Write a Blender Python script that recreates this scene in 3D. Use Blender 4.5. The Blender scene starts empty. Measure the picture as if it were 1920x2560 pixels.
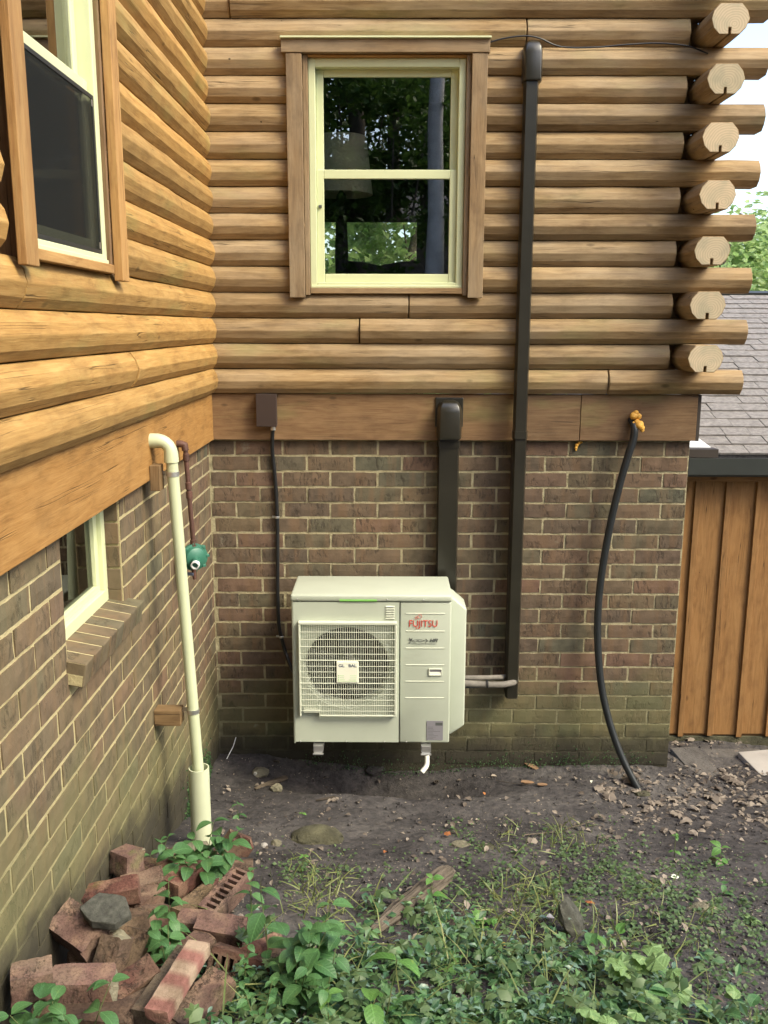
import bpy, bmesh, math, random
from mathutils import Vector, Matrix, Euler, noise
sc = bpy.context.scene
COL = sc.collection
rnd = random.Random(7)
R = math.radians

# ------------------------------------------------------------------ camera
FPX = 2266.35
PITCH, ROLL, YAW = .2023, .0025, -.0068
CAM = Vector((1.159, -5.752, 2.712))
fw = Vector((math.sin(YAW)*math.cos(PITCH), math.cos(YAW)*math.cos(PITCH), -math.sin(PITCH)))
rt0 = Vector((math.cos(YAW), -math.sin(YAW), 0)); up0 = rt0.cross(fw)
rt = math.cos(ROLL)*rt0 + math.sin(ROLL)*up0
up = math.cos(ROLL)*up0 - math.sin(ROLL)*rt0
cd = bpy.data.cameras.new('camera'); cam = bpy.data.objects.new('camera', cd); COL.objects.link(cam)
cd.sensor_fit = 'VERTICAL'; cd.sensor_height = 36; cd.lens = FPX/2560*36; cd.clip_end = 600; cd.clip_start = .05
M = Matrix((rt, up, -fw)).transposed().to_4x4(); M.translation = CAM; cam.matrix_world = M
sc.camera = cam
sc.render.resolution_x = 768; sc.render.resolution_y = 1024

# ------------------------------------------------------------------ light
SUN_AZ = (0.84, -0.54); SUN_EL = R(46)
w = bpy.data.worlds.new('World'); sc.world = w; w.use_nodes = True
nt = w.node_tree; bg = nt.nodes['Background']
sky = nt.nodes.new('ShaderNodeTexSky'); sky.sky_type = 'NISHITA'; sky.sun_disc = False
sky.sun_elevation = SUN_EL; sky.sun_rotation = math.atan2(SUN_AZ[0], SUN_AZ[1])
sky.air_density = 1.0; sky.dust_density = 3.0; sky.ozone_density = .6
nt.links.new(sky.outputs[0], bg.inputs[0]); bg.inputs[1].default_value = .15
sd = bpy.data.lights.new('sun', 'SUN'); sd.energy = .95; sd.angle = R(20); sd.color = (1, .955, .66)
so = bpy.data.objects.new('sun', sd); COL.objects.link(so)
sdir = Vector((SUN_AZ[0]*math.cos(SUN_EL), SUN_AZ[1]*math.cos(SUN_EL), math.sin(SUN_EL)))
so.rotation_euler = sdir.to_track_quat('Z', 'Y').to_euler(); so.location = (8, -8, 14)
sc.view_settings.view_transform = 'Standard'; sc.view_settings.look = 'None'
sc.view_settings.exposure = 1.75; sc.view_settings.gamma = 1; sc.view_settings.use_curve_mapping = False
sc.cycles.use_denoising = True; sc.cycles.max_bounces = 8; sc.cycles.transparent_max_bounces = 16

# ------------------------------------------------------------------ measuring helpers
def ray(x, y): return (fw + rt*((x-960)/FPX) - up*((y-1280)/FPX))
def at(x, y, axis, v):
    d = ray(x, y); return CAM + d*((v-CAM[axis])/d[axis])
def ab(x, y, Y=0.): return at(x, y, 1, Y)      # a point on a plane parallel to the back wall
def al(x, y, X=0.): return at(x, y, 0, X)      # a point on a plane parallel to the left wall

# ------------------------------------------------------------------ materials
MATS = {}
def nodes_of(m):
    m.use_nodes = True; t = m.node_tree; b = t.nodes['Principled BSDF']; return t, b
def ramp(t, stops, fac=None):
    n = t.nodes.new('ShaderNodeValToRGB'); e = n.color_ramp.elements
    while len(e) < len(stops): e.new(.5)
    for i, (p, c) in enumerate(stops): e[i].position = p; e[i].color = (*c, 1) if len(c) == 3 else c
    if fac is not None: t.links.new(fac, n.inputs[0])
    return n
def mixc(t, fac, a, b, mode='MIX'):
    n = t.nodes.new('ShaderNodeMix'); n.data_type = 'RGBA'; n.blend_type = mode
    for s, v in ((0, fac), (6, a), (7, b)):
        if isinstance(v, (int, float)): n.inputs[s].default_value = v
        elif isinstance(v, tuple): n.inputs[s].default_value = (*v, 1)
        else: t.links.new(v, n.inputs[s])
    return n.outputs[2]
def mth(t, op, a, b=0., c=None, clamp=False):
    n = t.nodes.new('ShaderNodeMath'); n.operation = op; n.use_clamp = clamp
    for i, v in enumerate((a, b, c)):
        if v is None: continue
        if isinstance(v, (int, float)): n.inputs[i].default_value = v
        else: t.links.new(v, n.inputs[i])
    return n.outputs[0]
def noise_n(t, vec, scale, detail=4, rough=.55, dist=0):
    n = t.nodes.new('ShaderNodeTexNoise'); n.inputs['Scale'].default_value = scale
    n.inputs['Detail'].default_value = detail; n.inputs['Roughness'].default_value = rough; n.inputs['Distortion'].default_value = dist
    if vec is not None: t.links.new(vec, n.inputs['Vector'])
    return n
def bump_n(t, h, strength=.3, dist=.01, nrm=None):
    n = t.nodes.new('ShaderNodeBump'); n.inputs['Strength'].default_value = strength; n.inputs['Distance'].default_value = dist
    t.links.new(h, n.inputs['Height'])
    if nrm is not None: t.links.new(nrm, n.inputs['Normal'])
    return n.outputs[0]
def coords(t, kind='Object', rand=0., scale=(1, 1, 1)):
    tc = t.nodes.new('ShaderNodeTexCoord'); mp = t.nodes.new('ShaderNodeMapping'); mp.inputs['Scale'].default_value = scale
    v = tc.outputs[kind]
    if rand:
        oi = t.nodes.new('ShaderNodeObjectInfo'); cx = t.nodes.new('ShaderNodeCombineXYZ')
        r = mth(t, 'MULTIPLY', oi.outputs['Random'], rand)
        for i in range(3): t.links.new(r, cx.inputs[i])
        a = t.nodes.new('ShaderNodeVectorMath'); a.operation = 'ADD'
        t.links.new(v, a.inputs[0]); t.links.new(cx.outputs[0], a.inputs[1]); v = a.outputs[0]
    t.links.new(v, mp.inputs['Vector']); return mp.outputs[0]
def worldz(t):
    g = t.nodes.new('ShaderNodeNewGeometry'); s = t.nodes.new('ShaderNodeSeparateXYZ')
    t.links.new(g.outputs['Position'], s.inputs[0]); return g, s

def plain(name, col, rough=.6, metal=0., var=.12, scale=6., bump=.0, spec=.5, coat=0.):
    m = bpy.data.materials.new(name); t, b = nodes_of(m)
    v = coords(t, 'Object', 20); n = noise_n(t, v, scale, 5)
    lo = tuple(c*(1-var) for c in col); hi = tuple(min(1, c*(1+var)) for c in col)
    r = ramp(t, [(.3, lo), (.7, hi)], n.outputs[0]); t.links.new(r.outputs[0], b.inputs['Base Color'])
    b.inputs['Roughness'].default_value = rough; b.inputs['Metallic'].default_value = metal
    b.inputs['Specular IOR Level'].default_value = spec; b.inputs['Coat Weight'].default_value = coat
    if bump:
        n2 = noise_n(t, v, scale*8, 6, .7); t.links.new(bump_n(t, n2.outputs[0], bump, .004 if bump < .9 else .02), b.inputs['Normal'])
    MATS[name] = m; return m

def wood(name, light, mid, dark, green=0., rough=.68, grainy=1., pale=None):
    m = bpy.data.materials.new(name); t, b = nodes_of(m)
    v = coords(t, 'Object', 30, (1.1, 9, 9)); n1 = noise_n(t, v, 3.2, 6, .6, 1.2)
    v2 = coords(t, 'Object', 30, (2.2, 60, 60)); n2 = noise_n(t, v2, 3, 4, .6)
    f = mth(t, 'ADD', mth(t, 'MULTIPLY', n1.outputs[0], .7), mth(t, 'MULTIPLY', n2.outputs[0], .3*grainy))
    r = ramp(t, [(.30, dark), (.47, mid), (.66, light)], f)
    col = r.outputs[0]
    oi = t.nodes.new('ShaderNodeObjectInfo')
    tone = ramp(t, [(0, (.80, .80, .82)), (.5, (1, 1, 1)), (1, (1.08, 1.04, .98))], oi.outputs['Random'])
    col = mixc(t, 1, col, tone.outputs[0], 'MULTIPLY')
    # large weathering patches
    v4 = coords(t, 'Object', 11, (.5, 2, 2)); n4 = noise_n(t, v4, 2.4, 4)
    wr = ramp(t, [(.42, (0, 0, 0)), (.68, (1, 1, 1))], n4.outputs[0])
    if pale: col = mixc(t, mth(t, 'MULTIPLY', wr.outputs[0], .5), col, pale)
    # knots: sparse stretched cells
    vk = coords(t, 'Object', 17, (1, 2.1, 2.1)); vo = t.nodes.new('ShaderNodeTexVoronoi'); vo.inputs['Scale'].default_value = 3.1
    t.links.new(vk, vo.inputs['Vector'])
    kn = ramp(t, [(.0, (1, 1, 1)), (.055, (.75, .75, .75)), (.10, (0, 0, 0))], vo.outputs['Distance'])
    kr = mth(t, 'GREATER_THAN', t.nodes.new('ShaderNodeSeparateColor').outputs[0], .5)
    sep = t.nodes[-2] if False else None
    sc_ = t.nodes.new('ShaderNodeSeparateColor'); t.links.new(vo.outputs['Color'], sc_.inputs[0])
    keep = mth(t, 'GREATER_THAN', sc_.outputs[0], .38)
    kf = mth(t, 'MULTIPLY', kn.outputs[0], keep)
    col = mixc(t, mth(t, 'MULTIPLY', kf, .72), col, tuple(c*.33 for c in dark))
    vd = coords(t, 'Object', 41, (1, 1.3, 1.3)); vo2 = t.nodes.new('ShaderNodeTexVoronoi'); vo2.inputs['Scale'].default_value = 5.2; t.links.new(vd, vo2.inputs['Vector'])
    sc2 = t.nodes.new('ShaderNodeSeparateColor'); t.links.new(vo2.outputs['Color'], sc2.inputs[0])
    dots = mth(t, 'MULTIPLY', mth(t, 'LESS_THAN', vo2.outputs['Distance'], .040), mth(t, 'GREATER_THAN', sc2.outputs[1], .72))
    col = mixc(t, mth(t, 'MULTIPLY', dots, .85), col, tuple(c*.12 for c in dark))
    nb_ = noise_n(t, coords(t, 'Object', 3, (2.2, 4, 4)), 2.6, 5, .65); bl = ramp(t, [(.33, (.62, .60, .60)), (.5, (1, 1, 1)), (.7, (1.14, 1.12, 1.08))], nb_.outputs[0])
    col = mixc(t, .5, col, bl.outputs[0], 'MULTIPLY')
    # checks: fine dark cracks along the grain
    vc = coords(t, 'Object', 23, (.28, 15, 15)); nc = noise_n(t, vc, 2.2, 2, .5, .05)
    ck = ramp(t, [(.488, (0, 0, 0)), (.5, (1, 1, 1)), (.512, (0, 0, 0))], nc.outputs[0])
    vm = coords(t, 'Object', 5, (.7, 3, 3)); nm = noise_n(t, vm, 2.0, 2)
    mk = ramp(t, [(.53, (0, 0, 0)), (.60, (1, 1, 1))], nm.outputs[0])
    crack = mth(t, 'MULTIPLY', ck.outputs[0], mk.outputs[0])
    col = mixc(t, mth(t, 'MULTIPLY', crack, .8), col, tuple(c*.15 for c in dark))
    if green:
        ng = noise_n(t, coords(t, 'Object', 9, (.7, 2, 2)), 2.2, 4)
        gm = ramp(t, [(.56, (0, 0, 0)), (.74, (1, 1, 1))], ng.outputs[0])
        col = mixc(t, mth(t, 'MULTIPLY', gm.outputs[0], green), col, (.22, .26, .09))
    t.links.new(col, b.inputs['Base Color']); b.inputs['Roughness'].default_value = rough
    b.inputs['Specular IOR Level'].default_value = .3
    h = mth(t, 'SUBTRACT', mth(t, 'ADD', mth(t, 'MULTIPLY', n2.outputs[0], .5), mth(t, 'MULTIPLY', n1.outputs[0], .4)), mth(t, 'MULTIPLY', crack, 1.2))
    t.links.new(bump_n(t, h, .4, .006), b.inputs['Normal'])
    MATS[name] = m; return m
wood('honey_log', (.43, .272, .098), (.34, .198, .063), (.225, .120, .036), green=.40)
wood('grey_log', (.36, .255, .130), (.27, .178, .083), (.165, .102, .046), green=.25, pale=(.37, .295, .195))
wood('honey_board', (.385, .212, .070), (.31, .160, .047), (.20, .094, .027), grainy=1.2)
wood('grey_board', (.215, .135, .070), (.165, .097, .048), (.10, .056, .028), green=.3, grainy=1.3)
wood('trim_honey', (.44, .27, .105), (.36, .20, .072), (.24, .125, .042))
wood('trim_grey', (.33, .225, .115), (.245, .160, .080), (.15, .094, .048), pale=(.30, .25, .175))
wood('stained_board', (.32, .175, .068), (.265, .138, .050), (.18, .090, .032))
wood('old_wood', (.155, .128, .098), (.095, .077, .058), (.032, .025, .019), rough=.9)
wood('dark_wood', (.075, .06, .045), (.045, .036, .028), (.02, .016, .013), rough=.9)
wood('block_wood', (.27, .18, .09), (.20, .125, .058), (.12, .07, .035))
def endgrain(name, tint, spot=None):
    m = bpy.data.materials.new(name); t, b = nodes_of(m)
    v = coords(t, 'Object', .06, (0.0, 1, 1.15)); wv = t.nodes.new('ShaderNodeTexWave'); wv.wave_type = 'RINGS'; wv.rings_direction = 'X'
    wv.inputs['Scale'].default_value = 22; wv.inputs['Distortion'].default_value = 4.5; wv.inputs['Detail'].default_value = 2; wv.inputs['Detail Scale'].default_value = .6
    t.links.new(v, wv.inputs['Vector'])
    r = ramp(t, [(.1, tuple(c*.82 for c in tint)), (.8, tint)], wv.outputs[0]); col = r.outputs[0]
    n = noise_n(t, coords(t, 'Object', 9), 9, 4); g = ramp(t, [(.45, (0, 0, 0)), (.65, (1, 1, 1))], n.outputs[0])
    col = mixc(t, mth(t, 'MULTIPLY', g.outputs[0], .5), col, (.30, .29, .20))
    oi = t.nodes.new('ShaderNodeObjectInfo'); tn = ramp(t, [(0, (.72, .74, .70)), (.5, (1, 1, 1)), (1, (1.1, 1.02, .92))], oi.outputs['Random']); col = mixc(t, 1, col, tn.outputs[0], 'MULTIPLY')
    t.links.new(col, b.inputs['Base Color']); b.inputs['Roughness'].default_value = .85; MATS[name] = m
endgrain('end_grain', (.56, .45, .30))

def brickmat(name, island=False, loose=False):
    m = bpy.data.materials.new(name); t, b = nodes_of(m)
    g, s = worldz(t); oi = t.nodes.new('ShaderNodeObjectInfo')
    rv = g.outputs['Random Per Island'] if island else oi.outputs['Random']
    if loose:
        r = ramp(t, [(0, (.050, .032, .026)), (.18, (.130, .056, .043)), (.36, (.075, .048, .035)), (.52, (.150, .088, .074)), (.68, (.155, .110, .066)), (.84, (.095, .047, .039)), (1, (.070, .058, .043))], rv)
    else:
        r = ramp(t, [(0, (.122, .090, .062)), (.16, (.150, .106, .070)), (.32, (.106, .082, .060)), (.45, (.162, .102, .070)), (.6, (.134, .102, .066)), (.74, (.120, .103, .068)), (.87, (.154, .112, .069)), (.95, (.106, .101, .070)), (1, (.170, .100, .070))], rv)
    r.color_ramp.interpolation = 'LINEAR'; col = r.outputs[0]
    tc = t.nodes.new('ShaderNodeTexCoord'); ad = t.nodes.new('ShaderNodeVectorMath'); ad.operation = 'ADD'
    rs = mth(t, 'MULTIPLY', rv, 40.); cx = t.nodes.new('ShaderNodeCombineXYZ'); t.links.new(rs, cx.inputs[0]); t.links.new(rs, cx.inputs[2])
    t.links.new((g.outputs['Position'] if island else tc.outputs['Object']), ad.inputs[0]); t.links.new(cx.outputs[0], ad.inputs[1])
    pv = ad.outputs[0]
    n1 = noise_n(t, pv, 11, 5, .6); br = ramp(t, [(.3, (.62, .62, .62)), (.55, (1, 1, 1)), (.8, (1.25, 1.2, 1.15))], n1.outputs[0])
    col = mixc(t, 1., col, br.outputs[0], 'MULTIPLY')
    # vertical flashing stripes from the kiln
    mp = t.nodes.new('ShaderNodeMapping'); mp.inputs['Scale'].default_value = (14, 14, 1.2); t.links.new(pv, mp.inputs[0])
    n3 = noise_n(t, mp.outputs[0], 1.0, 2, .5); fl = ramp(t, [(.50, (0, 0, 0)), (.64, (1, 1, 1))], n3.outputs[0])
    col = mixc(t, mth(t, 'MULTIPLY', fl.outputs[0], .5), col, (.17, .105, .06) if not loose else (.26, .17, .115))
    # dark bark-like scratches
    mp2 = t.nodes.new('ShaderNodeMapping'); mp2.inputs['Scale'].default_value = (60, 60, 18); t.links.new(pv, mp2.inputs[0])
    n4 = noise_n(t, mp2.outputs[0], 1.0, 4, .7, .6); n5 = noise_n(t, pv, 7, 2)
    sm = mth(t, 'MULTIPLY', ramp(t, [(.51, (0, 0, 0)), (.57, (1, 1, 1))], n4.outputs[0]).outputs[0], ramp(t, [(.50, (0, 0, 0)), (.57, (1, 1, 1))], n5.outputs[0]).outputs[0])
    col = mixc(t, mth(t, 'MULTIPLY', sm, .55), col, (.040, .032, .026))
    # algae film on the lowest courses
    nz = noise_n(t, g.outputs['Position'], 2.6, 4)
    if not loose:
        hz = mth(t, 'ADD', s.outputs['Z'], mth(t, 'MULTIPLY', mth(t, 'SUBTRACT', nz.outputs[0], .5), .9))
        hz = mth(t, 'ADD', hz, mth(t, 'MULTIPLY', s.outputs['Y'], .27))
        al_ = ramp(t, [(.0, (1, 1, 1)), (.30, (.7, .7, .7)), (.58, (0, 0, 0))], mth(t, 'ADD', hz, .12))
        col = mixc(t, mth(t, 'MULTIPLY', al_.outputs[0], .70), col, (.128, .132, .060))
        lit_noise = noise_n(t, g.outputs['Position'], 1.7, 5, .6); lit_mask = ramp(t, [(.30, (.25, .25, .25)), (.62, (1, 1, 1))], lit_noise.outputs[0])     # yellow light on the left wing wall painted into the brick colour
        lit_wall = mth(t, 'MULTIPLY', lit_mask.outputs[0], ramp(t, [(.05, (0, 0, 0)), (.35, (1, 1, 1))], mth(t, 'MULTIPLY', s.outputs['Y'], -.3)).outputs[0])
        col = mixc(t, mth(t, 'MULTIPLY', lit_wall, .24), col, (.205, .175, .082))
        nw = noise_n(t, g.outputs['Position'], 6.5, 5, .65); ws = ramp(t, [(.66, (0, 0, 0)), (.74, (1, 1, 1))], nw.outputs[0])
        col = mixc(t, mth(t, 'MULTIPLY', ws.outputs[0], .45), col, (.30, .29, .21))
    else:
        al_ = ramp(t, [(.55, (0, 0, 0)), (.68, (1, 1, 1))], nz.outputs[0])
        nm = noise_n(t, g.outputs['Position'], 9, 4)
        al2 = mth(t, 'MULTIPLY', al_.outputs[0], ramp(t, [(.48, (0, 0, 0)), (.6, (1, 1, 1))], nm.outputs[0]).outputs[0])
        col = mixc(t, mth(t, 'MULTIPLY', al2, .8), col, (.10, .125, .03))
        n6 = noise_n(t, g.outputs['Position'], 5.5, 4); dust = ramp(t, [(.45, (0, 0, 0)), (.72, (1, 1, 1))], n6.outputs[0])
        col = mixc(t, mth(t, 'MULTIPLY', dust.outputs[0], .34), col, (.30, .24, .165))
    if not loose:
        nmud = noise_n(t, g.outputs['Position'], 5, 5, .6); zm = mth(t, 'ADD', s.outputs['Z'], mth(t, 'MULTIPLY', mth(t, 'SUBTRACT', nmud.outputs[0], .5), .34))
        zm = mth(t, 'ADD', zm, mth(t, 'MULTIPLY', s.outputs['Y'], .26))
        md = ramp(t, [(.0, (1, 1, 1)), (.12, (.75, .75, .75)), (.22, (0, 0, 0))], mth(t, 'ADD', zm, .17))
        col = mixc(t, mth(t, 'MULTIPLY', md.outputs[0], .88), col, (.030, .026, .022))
    t.links.new(col, b.inputs['Base Color']); b.inputs['Roughness'].default_value = .88; b.inputs['Specular IOR Level'].default_value = .25
    if loose:
        sp_ = noise_n(t, pv, 130, 4, .7); col = mixc(t, 1, col, ramp(t, [(.32, (.55, .53, .5)), (.5, (1, 1, 1)), (.7, (1.22, 1.2, 1.16))], sp_.outputs[0]).outputs[0], 'MULTIPLY'); t.links.new(col, b.inputs['Base Color'])
    nb = noise_n(t, pv, 60, 4, .7); hh = mth(t, 'SUBTRACT', mth(t, 'MULTIPLY', nb.outputs[0], .6), mth(t, 'MULTIPLY', sm, .8))
    t.links.new(bump_n(t, hh, .8 if loose else .55, .009 if loose else .006), b.inputs['Normal']); MATS[name] = m
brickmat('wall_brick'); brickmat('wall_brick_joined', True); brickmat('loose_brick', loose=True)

def mortarmat(name):
    m = bpy.data.materials.new(name); t, b = nodes_of(m); g, s = worldz(t)
    n = noise_n(t, g.outputs['Position'], 14, 6, .65)
    r = ramp(t, [(.25, (.19, .160, .100)), (.5, (.36, .315, .195)), (.75, (.48, .43, .285))], n.outputs[0])
    ly = ramp(t, [(.05, (0, 0, 0)), (.35, (1, 1, 1))], mth(t, 'MULTIPLY', s.outputs['Y'], -.3)); base_ = mixc(t, mth(t, 'MULTIPLY', ly.outputs[0], .6), r.outputs[0], (.50, .42, .215))  # yellow light on the left wall painted into its mortar
    nz = noise_n(t, g.outputs['Position'], 2.6, 4)
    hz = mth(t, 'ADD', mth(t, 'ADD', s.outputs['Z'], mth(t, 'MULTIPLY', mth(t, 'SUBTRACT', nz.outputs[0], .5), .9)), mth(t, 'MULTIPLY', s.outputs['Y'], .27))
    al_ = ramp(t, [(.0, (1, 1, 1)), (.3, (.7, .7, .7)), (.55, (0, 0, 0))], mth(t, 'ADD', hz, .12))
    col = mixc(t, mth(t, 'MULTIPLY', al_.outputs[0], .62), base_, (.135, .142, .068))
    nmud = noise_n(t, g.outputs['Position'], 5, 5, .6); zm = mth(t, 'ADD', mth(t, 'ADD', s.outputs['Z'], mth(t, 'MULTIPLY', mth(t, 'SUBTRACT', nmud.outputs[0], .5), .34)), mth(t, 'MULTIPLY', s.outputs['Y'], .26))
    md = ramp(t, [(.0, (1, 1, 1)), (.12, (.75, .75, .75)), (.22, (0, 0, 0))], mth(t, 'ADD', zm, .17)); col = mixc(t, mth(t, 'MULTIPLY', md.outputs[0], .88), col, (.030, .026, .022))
    t.links.new(col, b.inputs['Base Color']); b.inputs['Roughness'].default_value = .95; b.inputs['Specular IOR Level'].default_value = .2
    n2 = noise_n(t, g.outputs['Position'], 70, 5, .7); t.links.new(bump_n(t, n2.outputs[0], .8, .01), b.inputs['Normal']); MATS[name] = m
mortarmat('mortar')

def soilmat():
    m = bpy.data.materials.new('soil'); t, b = nodes_of(m); g, s = worldz(t); P = g.outputs['Position']
    n1 = noise_n(t, P, 2.2, 6, .62); n2 = noise_n(t, P, 22, 6, .7); n3 = noise_n(t, P, 90, 3, .7)
    r = ramp(t, [(.3, (.031, .028, .028)), (.5, (.060, .055, .055)), (.7, (.104, .096, .092))], n1.outputs[0])
    col = mixc(t, 1, r.outputs[0], ramp(t, [(.28, (.5, .5, .5)), (.5, (1, 1, 1)), (.74, (1.7, 1.62, 1.5))], n2.outputs[0]).outputs[0], 'MULTIPLY')
    fl = ramp(t, [(.70, (0, 0, 0)), (.76, (1, 1, 1))], n3.outputs[0])
    col = mixc(t, mth(t, 'MULTIPLY', fl.outputs[0], .55), col, (.26, .22, .18))
    t.links.new(col, b.inputs['Base Color']); b.inputs['Roughness'].default_value = .92; b.inputs['Specular IOR Level'].default_value = .25
    h = mth(t, 'ADD', mth(t, 'MULTIPLY', n2.outputs[0], 1.), mth(t, 'MULTIPLY', n3.outputs[0], .35))
    t.links.new(bump_n(t, h, .7, .025), b.inputs['Normal']); MATS['soil'] = m
soilmat()

def leafmat(name, a, b_, trans=.35, island=True, rough=.45):
    m = bpy.data.materials.new(name); t, b = nodes_of(m); g = t.nodes.new('ShaderNodeNewGeometry'); oi = t.nodes.new('ShaderNodeObjectInfo')
    rv = g.outputs['Random Per Island'] if island else oi.outputs['Random']
    r = ramp(t, [(0, a), (1, b_)], rv)
    n = noise_n(t, coords(t, 'Object', 7), 18, 3); col = mixc(t, 1, r.outputs[0], ramp(t, [(.3, (.8, .8, .8)), (.7, (1.15, 1.15, 1.1))], n.outputs[0]).outputs[0], 'MULTIPLY')
    if not island:      # midrib and side veins
        tc = t.nodes.new('ShaderNodeTexCoord'); sp = t.nodes.new('ShaderNodeSeparateXYZ'); t.links.new(tc.outputs['Object'], sp.inputs[0]); ay = mth(t, 'ABSOLUTE', sp.outputs[1])
        mid_ = mth(t, 'LESS_THAN', ay, .014); vn = mth(t, 'SINE', mth(t, 'MULTIPLY', mth(t, 'SUBTRACT', sp.outputs[0], mth(t, 'MULTIPLY', ay, .8)), 46.)); vm = mth(t, 'GREATER_THAN', vn, .86)
        col = mixc(t, mth(t, 'ADD', mth(t, 'MULTIPLY', mid_, .28), mth(t, 'MULTIPLY', vm, .05), clamp=True), col, tuple(min(1, c*2.1+.02) for c in b_))
        t.links.new(bump_n(t, vn, .12, .008), b.inputs['Normal'])
        ny = noise_n(t, coords(t, 'Object', 51), 3.2, 4); yl = ramp(t, [(.62, (0, 0, 0)), (.72, (1, 1, 1))], ny.outputs[0]); col = mixc(t, mth(t, 'MULTIPLY', yl.outputs[0], .4), col, (b_[0]*1.9, b_[1]*1.15, b_[2]*.9))
    t.links.new(col, b.inputs['Base Color']); b.inputs['Roughness'].default_value = rough; b.inputs['Specular IOR Level'].default_value = .4
    tr = t.nodes.new('ShaderNodeBsdfTranslucent'); t.links.new(col, tr.inputs[0]); mx = t.nodes.new('ShaderNodeMixShader'); mx.inputs[0].default_value = trans
    o = t.nodes['Material Output']; t.links.new(b.outputs[0], mx.inputs[1]); t.links.new(tr.outputs[0], mx.inputs[2]); t.links.new(mx.outputs[0], o.inputs[0])
    MATS[name] = m
leafmat('sapling_leaf', (.060, .150, .055), (.105, .225, .080), island=False)
leafmat('vine_leaf', (.085, .21, .045), (.15, .30, .08), island=False)
leafmat('pale_leaf', (.17, .29, .10), (.24, .36, .15), island=False)
leafmat('ground_cover_leaf', (.034, .098, .048), (.15, .275, .11))
leafmat('pale_cover', (.10, .19, .13), (.20, .30, .24), rough=.3)
leafmat('clover_leaf', (.060, .115, .045), (.135, .20, .085))
leafmat('grass_blade', (.12, .17, .05), (.26, .28, .11))
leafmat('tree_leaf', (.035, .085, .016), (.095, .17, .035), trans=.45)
leafmat('sun_painted_leaf', (.24, .38, .12), (.42, .52, .22), trans=.45)  # sunlight painted into the leaf colour of the far trees
leafmat('dead_leaf', (.090, .070, .058), (.31, .26, .215), trans=.15, rough=.85)
leafmat('orange_leaf', (.30, .105, .035), (.40, .17, .06), trans=.2, island=False, rough=.8)
leafmat('yellow_leaf', (.55, .36, .05), (.6, .42, .1), trans=.3, island=False, rough=.6)
leafmat('bark_chip', (.15, .085, .048), (.25, .155, .088), trans=.0, rough=.9)
leafmat('debris', (.09, .075, .06), (.36, .31, .25), trans=.0, rough=.9)
plain('stem', (.10, .13, .045), .7)
plain('vinyl', (.58, .615, .375), .38, var=.04)
plain('pvc', (.50, .54, .355), .34, var=.07, scale=3.)
plain('pvc_old', (.50, .53, .37), .5, var=.06)
plain('white_tube', (.82, .82, .74), .4, var=.03)
plain('beige_paint', (.44, .475, .385), .42, var=.035, spec=.4)
plain('grille_paint', (.58, .605, .49), .4, var=.02)
plain('black_inside', (.012, .012, .012), .8)
plain('fan_plastic', (.02, .021, .02), .5)
plain('brown_metal', (.022, .020, .014), .30, var=.2, scale=4., spec=.6)
plain('brown_box', (.042, .027, .022), .5, var=.08)
plain('black_rubber', (.018, .021, .023), .38, var=.15)
plain('black_conduit', (.012, .013, .015), .35)
plain('steel', (.62, .62, .60), .35, metal=.85, var=.1)
plain('rust_pipe', (.085, .038, .026), .65, var=.35, scale=12, bump=.4)
plain('green_paint', (.030, .135, .088), .45, var=.1)
plain('foam', (.78, .42, .07), .6, var=.15, scale=14, bump=.5)
plain('wrap', (.15, .135, .115), .8, var=.25, scale=20, bump=.6)
plain('rock', (.17, .155, .105), .92, var=.35, scale=7, bump=1.0)
plain('mossy_rock', (.085, .080, .046), .95, var=.55, scale=9, bump=1.0)
plain('grey_stone', (.135, .135, .110), .95, var=.4, scale=40, bump=1.0)
plain('concrete', (.10, .09, .082), .95, var=.3, scale=5, bump=.9)
plain('pale_concrete', (.34, .315, .29), .95, var=.15, scale=6, bump=.6)
plain('mortar_lump', (.27, .245, .165), .95, var=.25, scale=12, bump=1.0)
plain('shingle', (.20, .185, .175), .95, var=.3, scale=30, bump=.8)
plain('gutter_metal', (.030, .034, .030), .45, var=.1)
plain('flashing', (.66, .67, .67), .5, var=.08)
plain('dark_trim', (.035, .026, .02), .7)
plain('red_print', (.62, .055, .035), .5, var=.02)
plain('green_print', (.22, .52, .12), .5, var=.02)
plain('grey_print', (.085, .09, .085), .6, var=.02)
plain('blue_print', (.07, .09, .14), .6, var=.02)
plain('label_grey', (.235, .225, .245), .4, var=.03)
plain('sticker_white', (.80, .80, .66), .45, var=.02)
plain('cream_shade', (.85, .80, .60), .8, var=.06)
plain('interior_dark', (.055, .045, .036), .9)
plain('dark_fabric', (.03, .028, .026), .95)
plain('bark', (.105, .085, .066), .95, var=.4, scale=4, bump=1.0)
plain('pale_bark', (.42, .39, .37), .9, var=.25, scale=4, bump=.6)
plain('striped_brick', (.40, .205, .155), .85, var=.05)
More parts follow.
